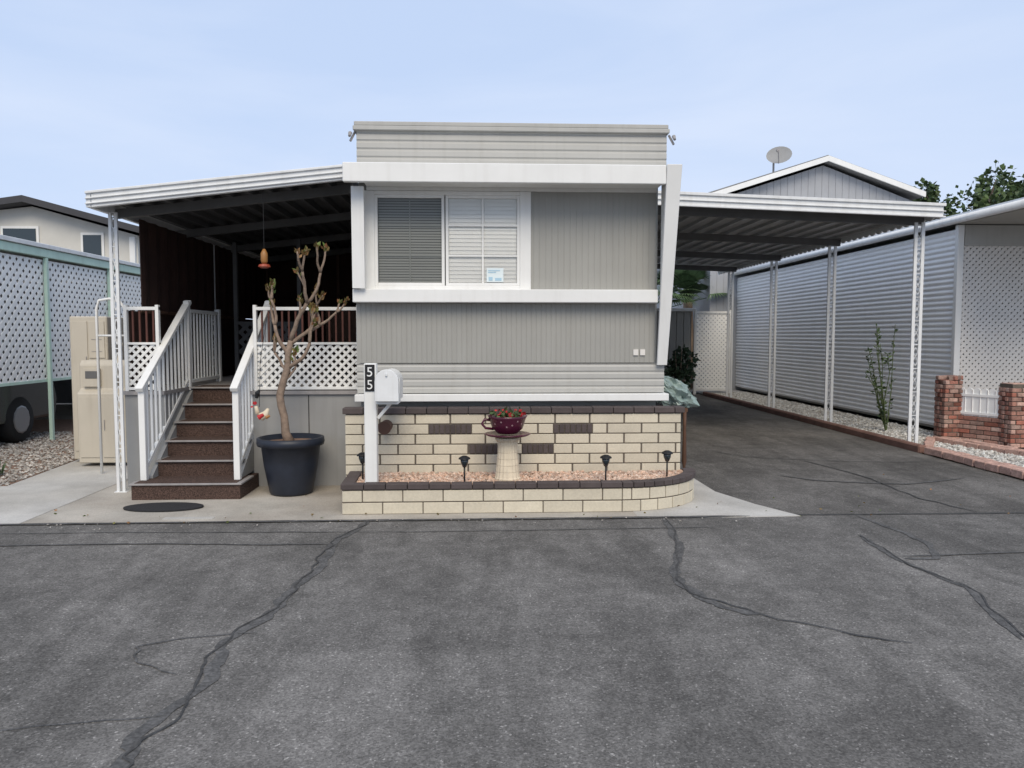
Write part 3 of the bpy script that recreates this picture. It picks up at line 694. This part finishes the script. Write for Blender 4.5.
s=MB(); pf=[(7.9,.30),(12.75,.30),(12.82,.6),(12.7,.95),(11.6,1.08),(10.9,1.55),(9.0,1.58),(8.1,1.15),(7.9,.95)]
s.prism(pf,lambda a,b:(-8.75,a,b),lambda a,b:(-6.85,a,b)); s.build('body',CARP,car,bevel=.06,seg=3)
s=MB(); s.prism([(11.4,1.08),(10.85,1.48),(9.1,1.5),(8.5,1.14)],lambda a,b:(-8.76,a,b),lambda a,b:(-6.835,a,b)); s.build('window',CGLASS,car)
for y in (8.85,11.75):
    for x,sg in ((-6.84,1),(-8.76,-1)):
        s=MB(); s.smooth=True; s.tube([(x-sg*.22,y,.35),(x-sg*.02,y,.35),(x+sg*.015,y,.35)],[.35,.35,.31],24); wh=s.build('wheel',TYRE,car)
        s=MB(); s.tube([(x+sg*.016,y,.35),(x+sg*.024,y,.35)],[.21,.19],12); s.build('rim',RIM,wh)
s=MB(); s.box(-8.6,-8.3,12.78,12.84,.62,.75); s.box(-7.4,-7.1,12.78,12.84,.62,.75); s.build('headlight',WHITE,car,split=True)

lh=thing('neighbour_house',(-12,23,0),'pale stucco house with dark low gable roof','house')
s=MB(); s.prism([(-18,0),(-9.7,0),(-9.7,4.45),(-12.6,5.25),(-18,4.6)],lambda a,b:(a,22.6,b),lambda a,b:(a,30,b)); s.build('wall',TANW,lh)
s=MB()
s.hexa([(-12.6,22.1,5.30),(-9.4,22.1,4.45),(-9.4,30.2,4.45),(-12.6,30.2,5.30),(-12.6,22.1,5.48),(-9.4,22.1,4.63),(-9.4,30.2,4.63),(-12.6,30.2,5.48)])
s.hexa([(-18,22.1,4.50),(-12.602,22.1,5.30),(-12.602,30.2,5.30),(-18,30.2,4.50),(-18,22.1,4.68),(-12.602,22.1,5.48),(-12.602,30.2,5.48),(-18,30.2,4.68)])
s.build('roof',DROOF,lh,split=True)
for x0,x1,z0,z1 in ((-13.4,-12.5,4.1,4.62),(-11.2,-10.7,3.8,4.45),(-15.5,-14.3,3.9,4.45)):
    s=MB(); s.box(x0-.07,x1+.07,22.55,22.598,z0-.07,z1+.07); wv=s.build('window',WHITE,lh); s=MB(); s.box(x0,x1,22.53,22.548,z0,z1); s.build('pane',CGLASS,wv)
s=MB(); s.box(-9.9,-9.75,22.5,22.598,0,4.4); s.build('downpipe',WHITE,lh)

# ================================================================ RIGHT CARPORT
cp_=thing('carport',(4.2,10.5,0),'white metal carport with straight front fascia over the drive','carport')
CX0,CX1,CY0,CY1=1.93,6.42,10.5,20.5
def cz(x): return 3.57-(x-1.93)*(.16/4.54)
s=MB(); s.prism([(CX0,cz(CX0)-.185),(CX1,cz(CX1)-.185),(CX1,cz(CX1)),(CX0,cz(CX0))],lambda a,b:(a,CY0-.02,b),lambda a,b:(a,CY0,b))
for dz,t_ in ((-.03,.04),(-.105,.012),(-.185,.022)):
    s.hexa([(CX0,CY0-.045,cz(CX0)+dz),(CX1+.03,CY0-.045,cz(CX1)+dz),(CX1+.03,CY0-.021,cz(CX1)+dz),(CX0,CY0-.021,cz(CX0)+dz),(CX0,CY0-.045,cz(CX0)+dz+t_),(CX1+.03,CY0-.045,cz(CX1)+dz+t_),(CX1+.03,CY0-.021,cz(CX1)+dz+t_),(CX0,CY0-.021,cz(CX0)+dz+t_)])
s.build('front_fascia',WHITE2,cp_,bevel=.003)
M_=int((CY1-CY0)/.2); bot=[]
for i in range(M_*6+1):
    y=CY0+.001+(CY1-CY0)*i/(M_*6); bot.append((y,cz(CX1)-.15-.04*abs(math.sin(math.pi*i/6))))
s=MB(); s.prism(bot+[(CY1,cz(CX1)),(CY0+.001,cz(CX1))],lambda a,b:(CX1,a,b),lambda a,b:(CX1+.02,a,b)); s.build('side_fascia',WHITE2,cp_)
s=MB(); prof=[]; x=CX0
while x<CX1-.12:
    prof+=[(x,cz(x)-.05),(x+.2,cz(x+.2)-.05),(x+.215,cz(x)-.10),(x+.265,cz(x)-.10)]; x+=.28
prof+=[(CX1-.001,cz(CX1)-.05),(CX1-.001,cz(CX1)-.015),(CX0,cz(CX0)-.015)]
s.prism(prof,lambda a,b:(a,CY0+.002,b),lambda a,b:(a,CY1,b)); s.build('roof_panel',CARU,cp_)
for y in (10.95,13.5,16.2,19.0):
    s=MB(); s.bar((CX0,y,cz(CX0)-.17),(CX1-.01,y,cz(CX1)-.17),.06,.12); s.build('beam',DARKB,cp_)
for y in (10.80,13.5,16.2,19.0): ornate_post('post',6.28,y,.0,cz(6.3)-.21,cp_,w=.15,b=.045)
sd=thing('garden_shed',(4.4,20.6,0),'grey flat roofed garden shed at the end of the drive','shed')
s=MB(); ribs_v(s,2.0,5.75,0,2.25,20.6,.2,.02,back=1.5); s.build('wall',GREY,sd)
s=MB(); s.box(1.9,5.85,20.5,22.2,2.252,2.34); s.build('roof',WHITE,sd,bevel=.01)
s=MB(); s.box(3.6,4.5,20.57,20.595,.05,2.0); s.build('door',GREYD,sd)
lf2=thing('lattice_fence',(6.3,20.7,0),'white lattice fence panel closing the end of the drive','lattice fence')
s=MB(); lattice(s,lambda a,b,d_:(a,20.7+d_,b),5.9,6.84,.15,2.2,.12,.055); s.build('lattice_panel',WHITEL,lf2)
s=MB(); s.box(5.85,5.92,20.66,20.74,0,2.3); s.box(6.82,6.89,20.66,20.74,0,2.3); s.box(5.92,6.82,20.67,20.73,2.2,2.26); s.box(5.92,6.82,20.67,20.73,.1,.16); s.build('frame',WHITE,lf2)
pm=thing('fan_palm',(6.3,23,0),'fan palm with drooping fronds behind the lattice fence','palm tree')
s=MB(); s.smooth=True; s.tube([(6.3,23,0),(6.35,23,1.4),(6.3,23,2.6)],[.18,.15,.14],10); s.build('trunk',BARK,pm)
s=MB()
for i in range(34):
    az_=U(0,6.28); el=U(-.3,1.2); L=U(.6,1.0); c0=Vector((6.3,23,2.6)); d=Vector((math.cos(az_)*math.cos(el),math.sin(az_)*math.cos(el),math.sin(el)))
    tip=c0+d*L; s.tube([c0,tip],.012,4)
    side=d.cross(Vector((0,0,1))).normalized(); up=side.cross(d)
    for k in range(-8,9):
        a=k*.16; dd=(d*math.cos(a)+side*math.sin(a)).normalized(); q=tip+dd*.65+Vector((0,0,-.12-.1*abs(k)/8))
        s.add([tip,tip+dd*.35+up*.02+(dd.cross(up))*.03,q,tip+dd*.35+up*.02-(dd.cross(up))*.03],[(0,1,2,3)])
s.build('crown',PALMM,pm)
def bush(name,x,y,z0,h,r,n,m,label,cat,size=.09):
    b=thing(name,(x,y,0),label,cat); s=MB()
    for i in range(9):
        a=U(0,6.28); s.tube([(x+U(-.05,.05),y,0),(x+math.cos(a)*r*.3,y+math.sin(a)*r*.3,z0+h*.4),(x+math.cos(a)*r*.7,y+math.sin(a)*r*.7,z0+h*U(.6,.95))],[.02,.014,.006],5)
    s.build('trunk',BARK,b); s=MB()
    cl=[(x+U(-r,r)*.7,y+U(-r,r)*.7,z0+h*U(.2,.9),U(.3,.55)*r) for _ in range(14)]
    for i in range(n):
        c=random.choice(cl); v=Vector((random.gauss(0,1),random.gauss(0,1),random.gauss(0,1))).normalized()*c[3]*U(.5,1.1); s.leaf(Vector(c[:3])+v,U(.6,1.2)*size,v+Vector((0,0,-.02)))
    s.build('crown',m,b)
bush('shrub',3.85,14.6,.2,1.25,.30,900,LEAF2,'dark leafy shrub beside the drive','shrub')
ws=thing('wooden_stand',(2.16,8.3,0),'small brown wooden plant stand beside the brick wall','stand')
s=MB(); s.box(2.02,2.25,8.15,8.55,.78,.82); s.build('top',WOOD,ws)
for x in (2.03,2.20):
    for y in (8.16,8.50): s=MB(); s.smooth=True; s.tube([(x+.02,y,0),(x+.02,y,.2),(x+.02,y,.24),(x+.02,y,.6),(x+.02,y,.78)],[.014,.016,.026,.016,.02],10); s.build('leg',WOOD,ws)
s=MB(); nu,nv=44,22; vs=[];fs=[]
for j in range(nv+1):
    th_=math.pi*j/nv
    for i in range(nu):
        a=2*math.pi*i/nu; d=Vector((math.sin(th_)*math.cos(a),math.sin(th_)*math.sin(a),math.cos(th_)))
        f_=1+.35*mnoise.noise(d*2.2+Vector((3,1,5)))+.16*abs(mnoise.noise(d*6))*2-.05+.08*mnoise.noise(d*14)
        p=Vector((d.x*.20,d.y*.24,d.z*.20))*f_
        p.z=max(p.z,-.13); p.x-=p.z*.6
        vs.append((2.13+p.x,8.35+p.y,.952+p.z))
for j in range(nv):
    for i in range(nu): fs.append((j*nu+i,(j+1)*nu+i,(j+1)*nu+(i+1)%nu,j*nu+(i+1)%nu))
s.add(vs,fs)
o=s.build('plastic_covered_bundle',PLGREEN); o['label']='crumpled pale green plastic sheet bundled on the wooden stand'; o['category']='plastic bundle'

# ================================================================ RIGHT NEIGHBOUR
nb=thing('neighbour_trailer',(9,11.8,0),'neighbouring trailer with silver corrugated metal siding','house')
s=MB(); z0,z1=.12,3.32; pitch=.085; n=int((z1-z0)/pitch); prof=[]
for i in range(n*5+1):
    z=z0+i*pitch/5; prof.append((7.5+.009*math.cos(2*math.pi*i/5),z))
prof+=[(7.65,z0+n*pitch),(7.65,z0)]
s.prism(prof,lambda a,b:(a,11.85,b),lambda a,b:(a,24,b)); s.build('corrugated_wall',SILV,nb)
s=MB(); s.box(7.66,12,12.3,24,.05,3.3); s.build('body',TANW,nb)
s=MB(); s.box(7.46,7.56,11.76,11.845,0,3.32); s.build('corner_trim',WHITE,nb,bevel=.006)
s=MB(); s.smooth=True; s.tube([(7.38,9.0,3.385),(7.38,24,3.385)],.06,12); s.build('gutter',WHITE2,nb)
s=MB(); s.box(7.38,12.2,9.0,24,3.40,3.47); s.build('roof',WHITE2,nb)
s=MB(); s.box(7.46,12.1,9.1,11.75,3.33,3.395); s.build('porch_ceiling',BEIGE,nb)
s=MB(); s.box(7.58,12,11.78,11.83,3.0,3.32); s.build('porch_header',BEIGE,nb)
s=MB(); lattice(s,lambda a,b,d_:(a,11.80+d_,b),7.58,11.0,.72,3.0,.10,.048); s.build('lattice_screen',LATB,nb)
s=MB(); s.box(7.58,11.5,12.0,12.02,.1,3.3); s.build('porch_wall',BEIGE,nb)
s=MB(); s.box(7.58,11.2,11.77,11.84,.05,.72); s.build('porch_base',GREYD,nb)
def brickstack(mb,co,x0,x1,y0,y1,z0,z1,bl=.20,bh=.066,rough=.010):
    co.box(x0+.014,x1-.014,y0+.014,y1-.014,z0,z1-.01); z=z0; r=0
    while z+bh<=z1+.001:
        nx=max(1,round((x1-x0)/bl)); ny=max(1,round((y1-y0)/bl)); off=.5 if r%2 else 0
        ex=[x0]+[x0+(x1-x0)*(i+off)/nx for i in range(1 if not off else 0,nx)]+[x1]
        for i in range(len(ex)-1):
            a,b=ex[i],ex[i+1]
            if b-a<.03: continue
            for (ya,yb) in ((y0,y0+.08),(y1-.08,y1)):
                j=U(-rough,rough); mb.box(a+.005,b-.005,ya+j,yb+j,z+.005,z+bh-.005)
        for i in range(ny):
            a=y0+.08+(y1-y0-.16)*i/ny; b=y0+.08+(y1-y0-.16)*(i+1)/ny
            if b-a<.03: continue
            for (xa,xb) in ((x0,x0+.08),(x1-.08,x1)):
                mb.box(xa+U(-rough,rough),xb,a+.005,b-.005,z+.005,z+bh-.005)
        z+=bh; r+=1
    mb.box(x0+.02,x1-.02,y0+.03,y1-.03,z1-.02,z1)
def rough_top(mb,x0,x1,y0,y1,z):
    for k in range(5):
        cx=U(x0+.07,x1-.07); cy=U(y0+.05,y1-.05); mb.obox((cx,cy,z+.03),(.17,.09,.06),Matrix.Rotation(U(-.5,.5),3,'Z')@Matrix.Rotation(U(-.12,.12),3,'Y'))
bp=thing('brick_fence',(7.5,11,0),'weathered red brick pillars with low wall and white balustrade','brick fence')
s=MB();co=MB(); brickstack(s,co,7.05,7.33,11.30,11.58,0,.93,.14); rough_top(s,7.05,7.33,11.30,11.58,.93); s.build('pillar',RBRICK,bp,bevel=.007); co.build('pillar_core',MORTAR,bp)
s=MB();co=MB(); brickstack(s,co,7.56,7.86,10.55,10.85,0,.92,.15); s.build('pillar',RBRICK,bp,bevel=.007); co.build('pillar_core',MORTAR,bp)
A=Vector((7.30,11.36,0)); B=Vector((7.62,10.80,0)); D=(B-A).normalized(); Nn=Vector((-D.y,D.x,0)); Ln=(B-A).length
s=MB(); z=0; r=0
while z<.34:
    t=0-(.1 if r%2 else 0)
    while t<Ln:
        a=max(0,t); b=min(Ln,t+.2)
        if b-a>.03:
            p=A+D*(a+b)/2; s.obox((p.x,p.y,z+.033),(b-a-.01,.10,.056),Matrix((D,Nn,Vector((0,0,1)))).transposed())
        t+=.2
    z+=.066; r+=1
s.build('low_wall',RBRICK,bp,bevel=.006)
s=MB(); s.bar(A+Vector((0,0,.16)),B+Vector((0,0,.16)),.07,.32); s.build('wall_core',MORTAR,bp)
def scallop_panel(P0,P1,zb,zt):
    d=(P1-P0); L=d.length; d.normalize(); nn=Vector((-d.y,d.x,0)); k=max(2,round(L/.11)); w=L/k; poly=[]
    for i in range(k):
        for j in range(7):
            a=math.pi*j/6; poly.append((i*w+w/2-math.cos(a)*w*.48,zt-.05+.05*math.sin(a)))
    poly=[(0,zb)]+poly+[(L,zb)]; poly=poly[::-1]
    s=MB(); s.prism(poly,lambda a,b:tuple(P0+d*a-nn*.012+Vector((0,0,b))),lambda a,b:tuple(P0+d*a+nn*.012+Vector((0,0,b))))
    for zz in (zb+.04,zt-.11): s.bar(P0-nn*.022+Vector((0,0,zz)),P1-nn*.022+Vector((0,0,zz)),.018,.035)
    for zz in (zb+.04,zt-.11): s.bar(P0+nn*.022+Vector((0,0,zz)),P1+nn*.022+Vector((0,0,zz)),.018,.035)
    for i in range(k+1): 
        q=P0+d*(i*w); s.bar(q-nn*.016+Vector((0,0,zb)),q-nn*.016+Vector((0,0,zt-.03)),.014,.012,(0,1,0)); s.bar(q+nn*.016+Vector((0,0,zb)),q+nn*.016+Vector((0,0,zt-.03)),.014,.012,(0,1,0))
    s.build('scalloped_panel',WHITEL,bp)
scallop_panel(A,B,.40,.82)
s=MB();co=MB(); brickstack(s,co,7.87,9.6,10.6,10.82,0,.46); s.build('low_wall',RBRICK,bp,bevel=.005); co.build('wall_core',MORTAR,bp)
scallop_panel(Vector((7.87,10.70,0)),Vector((9.5,10.70,0)),.47,.82)
be=thing('brick_edging',(6.1,9.3,0),'tumbled red brick edging around the white gravel','brick edging')
s=MB()
def brow(p0,p1,n2=1,step=.215):
    p0=Vector((*p0,0)); p1=Vector((*p1,0)); d=(p1-p0); L=d.length; d.normalize(); nn=Vector((-d.y,d.x,0)); t=0
    while t<L:
        for k in range(n2):
            a=math.atan2(d.y,d.x)+U(-.12,.12); p=p0+d*t+nn*(.13*k+U(-.012,.012)); M=Matrix.Rotation(a,3,'Z')@Matrix.Rotation(U(-.06,.06),3,'X')
            s.obox((p.x,p.y,.045+U(0,.012)),(.20,.11,.09),M)
        t+=step
brow((6.20,8.05),(6.20,10.2),2)
brow((6.35,8.05),(8.6,8.1),1)
brow((7.25,9.6),(6.95,11.2),2)
brow((6.25,10.35),(6.8,11.2),1)
s.build('edging_brick',RBRICK,be,bevel=.008,split=True)
sp=thing('spindly_plant',(6.7,12.0,0),'tall slender green plant in white gravel by the silver wall','plant')
s=MB(); l=MB()
for i in range(9):
    a=U(0,6.28); r=U(.10,.36); h=U(.9,1.9); pts=[(6.7,12.3,0),(6.7+math.cos(a)*r*.35+U(-.05,.05),12.3+math.sin(a)*r*.3,h*.4),(6.7+math.cos(a)*r*.7+U(-.06,.06),12.3+math.sin(a)*r*.6,h*.75),(6.7+math.cos(a)*r,12.3+math.sin(a)*r,h)]
    s.tube(pts,[.010,.008,.006,.004],5)
    for k in range(34):
        j=random.choice((0,1,2,2)); t=U(0.3 if j==0 else 0,1); p=Vector(pts[j]).lerp(Vector(pts[j+1]),t); l.leaf(p,U(.05,.10),(U(-1,1),U(-1,1),U(-.2,1)),.22)
s.build('stem',STEMG,sp); l.build('foliage',LEAF,sp)
wd=thing('weed',(-5.6,8.9,0),'small green weed growing in the gravel','plant')
s=MB()
for i in range(120):
    a=U(0,6.28); s.leaf((-5.6+U(-.15,.15),8.9+U(-.1,.1),0),U(.1,.25),(math.cos(a)*.5,math.sin(a)*.5,1),.08)
s.build('foliage',PALMM,wd)
gh=thing('gable_house',(9.65,22,0),'blue-grey vertical sided house with white trimmed gable','house')
x0,x1,pk=6.7,12.75,9.95
n=30; ez=5.45; pz=6.50
def gz(x): return ez+(pz-ez)*((x-x0)/(pk-x0) if x<pk else (x1-x)/(x1-pk))
s=MB()
s.prism([(x0,0),(x1,0),(x1,ez),(pk,pz),(x0,ez)],lambda a,b:(a,22.12,b),lambda a,b:(a,32,b)); s.build('wall',GABLE,gh)
s=MB()
for i in range(n):
    a=x0+(x1-x0)*i/n; b=x0+(x1-x0)*(i+1)/n-.018
    s.hexa([(a,22.108,0),(b,22.108,0),(b,22.118,0),(a,22.118,0),(a,22.108,gz(a)),(b,22.108,gz(b)),(b,22.118,gz(b)),(a,22.118,gz(a))])
s.build('siding_boards',GABLE,gh)
def slope(mb,xa,za,xb,zb,y0,y1,t):
    mb.hexa([(xa,y0,za),(xb,y0,zb),(xb,y1,zb),(xa,y1,za),(xa,y0,za+t),(xb,y0,zb+t),(xb,y1,zb+t),(xa,y1,za+t)])
s=MB(); slope(s,6.35,5.40,9.95,6.55,21.75,21.80,.15); slope(s,9.952,6.55,12.8,5.56,21.75,21.80,.15); s.build('gable_trim',WHITE,gh,split=True)
s=MB(); slope(s,6.3,5.45,9.95,6.60,21.82,32,.13); slope(s,9.952,6.60,12.85,5.6,21.82,32,.13); s.build('roof',ROOFG,gh,split=True)
ds=thing('satellite_dish',(8.5,21.9,6.15),'grey satellite dish mounted on the gable roof','satellite dish')
s=MB(); s.tube([(8.45,22,6.1),(8.45,22,6.6)],.03,8); s.build('mast',STEPE,ds)
s=MB(); s.smooth=True; n=20; vs=[];fs=[]; M=Matrix.Rotation(math.radians(-25),3,'Z')@Matrix.Rotation(math.radians(68),3,'X')
dc=Vector((8.55,21.85,6.70))
for j in range(6):
    r=.35*j/5
    for k in range(n): a=2*math.pi*k/n; vs.append(dc+M@Vector((r*math.cos(a),r*.8*math.sin(a),.35*r*r)))
for j in range(5):
    for k in range(n): fs.append((j*n+k,j*n+(k+1)%n,(j+1)*n+(k+1)%n,(j+1)*n+k))
s.add(vs,fs); s.build('reflector',GREYD,ds)
s=MB(); tip=dc+M@Vector((0,-.1,.42)); s.tube([dc+M@Vector((0,-.27,.03)),tip],.015,6); s.tube([tip,tip+Vector((0,.06,0))],.045,8); s.build('feed_arm',STEPE,ds)

# ================================================================ TREE
def tree(x,y,h,r,label,n=4200,size=.20):
    t=thing('tree',(x,y,0),label,'tree'); s=MB(); s.smooth=True
    s.tube([(x,y,0),(x+.1,y,h*.3),(x,y,h*.62)],[.25,.2,.14],10)
    cl=[]
    for i in range(28):
        a=U(0,6.28); rr=r*math.sqrt(R())*1.0; zz=h*U(.62,.97)-(rr/r)**2*h*.10
        c=(x+rr*math.cos(a),y+rr*.8*math.sin(a),zz); cl.append((c,r*U(.12,.30)))
        s.tube([(x,y,h*.5),(x+(c[0]-x)*.5,y+(c[1]-y)*.5,(h*.5+zz)/2+.1),c],[.10,.06,.02],6)
    s.build('trunk',BARK,t); s=MB()
    for i in range(n):
        c,cr=random.choice(cl); v=Vector((random.gauss(0,1),random.gauss(0,1),random.gauss(0,.75))); v=v.normalized()*cr*U(.4,1.3)
        s.leaf(Vector(c)+v,U(.6,1.3)*size,v+Vector((0,0,-.1)))
    s.build('crown',LEAF,t)
tree(19.4,30,8.1,2.4,'leafy green tree rising behind the neighbouring roof',5600)
tree(23.0,32,8.6,2.5,'dense dark green tree beyond the metal roof',5200)

# ================================================================ WORLD / LIGHT / CAMERA
w=bpy.data.worlds.new('World'); scene.world=w; w.use_nodes=True; nt=w.node_tree; N=nt.nodes; L=nt.links; N.clear()
out=N.new('ShaderNodeOutputWorld'); bg=N.new('ShaderNodeBackground'); L.new(bg.outputs[0],out.inputs[0]); bg.inputs[1].default_value=.1
sky=N.new('ShaderNodeTexSky'); sky.sky_type='NISHITA'; sky.sun_disc=False
el,rot=math.radians(44),math.radians(176)
sky.sun_elevation=el; sky.sun_rotation=rot; sky.air_density=1.0; sky.dust_density=1.0
tcn=N.new('ShaderNodeTexCoord'); mp=N.new('ShaderNodeMapping'); mp.inputs['Scale'].default_value=(1.3,1.3,4.5); mp.inputs['Rotation'].default_value=(.35,.3,.3); L.new(tcn.outputs['Generated'],mp.inputs[0])
nz=N.new('ShaderNodeTexNoise'); nz.inputs['Scale'].default_value=1.3; nz.inputs['Detail'].default_value=8; nz.inputs['Roughness'].default_value=.5; nz.inputs['Distortion'].default_value=.6; L.new(mp.outputs[0],nz.inputs[0])
m1=N.new('ShaderNodeMix'); m1.data_type='RGBA'; m1.inputs['B'].default_value=(6.1,7.55,10.3,1); m1.inputs['Factor'].default_value=.84; L.new(sky.outputs[0],m1.inputs['A'])
r1=N.new('ShaderNodeMapRange'); r1.inputs['From Min'].default_value=.38; r1.inputs['From Max'].default_value=.68; r1.inputs['To Min'].default_value=.08; r1.inputs['To Max'].default_value=.66; L.new(nz.outputs[0],r1.inputs[0])
mx=N.new('ShaderNodeMix'); mx.data_type='RGBA'; mx.inputs['B'].default_value=(7.5,8.4,10.2,1); L.new(m1.outputs['Result'],mx.inputs['A']); L.new(r1.outputs[0],mx.inputs['Factor'])
L.new(mx.outputs['Result'],bg.inputs[0])
sl=bpy.data.lights.new('sun','SUN'); sl.energy=2.4; sl.angle=math.radians(35); sl.color=(1,.88,.70)
so=bpy.data.objects.new('sun',sl); scene.collection.objects.link(so)
sd_=Vector((math.sin(rot)*math.cos(el),math.cos(rot)*math.cos(el),math.sin(el)))
so.rotation_euler=sd_.to_track_quat('Z','Y').to_euler(); so.location=(0,-5,20)
cam=bpy.data.cameras.new('camera'); cam.sensor_width=36; cam.lens=27.03; cam.clip_end=1500; cam.clip_start=.05
co_=bpy.data.objects.new('camera',cam); scene.collection.objects.link(co_); co_.location=(0,0,1.6)
co_.rotation_euler=(math.radians(90-3.6),0,math.radians(-2.5)); scene.camera=co_
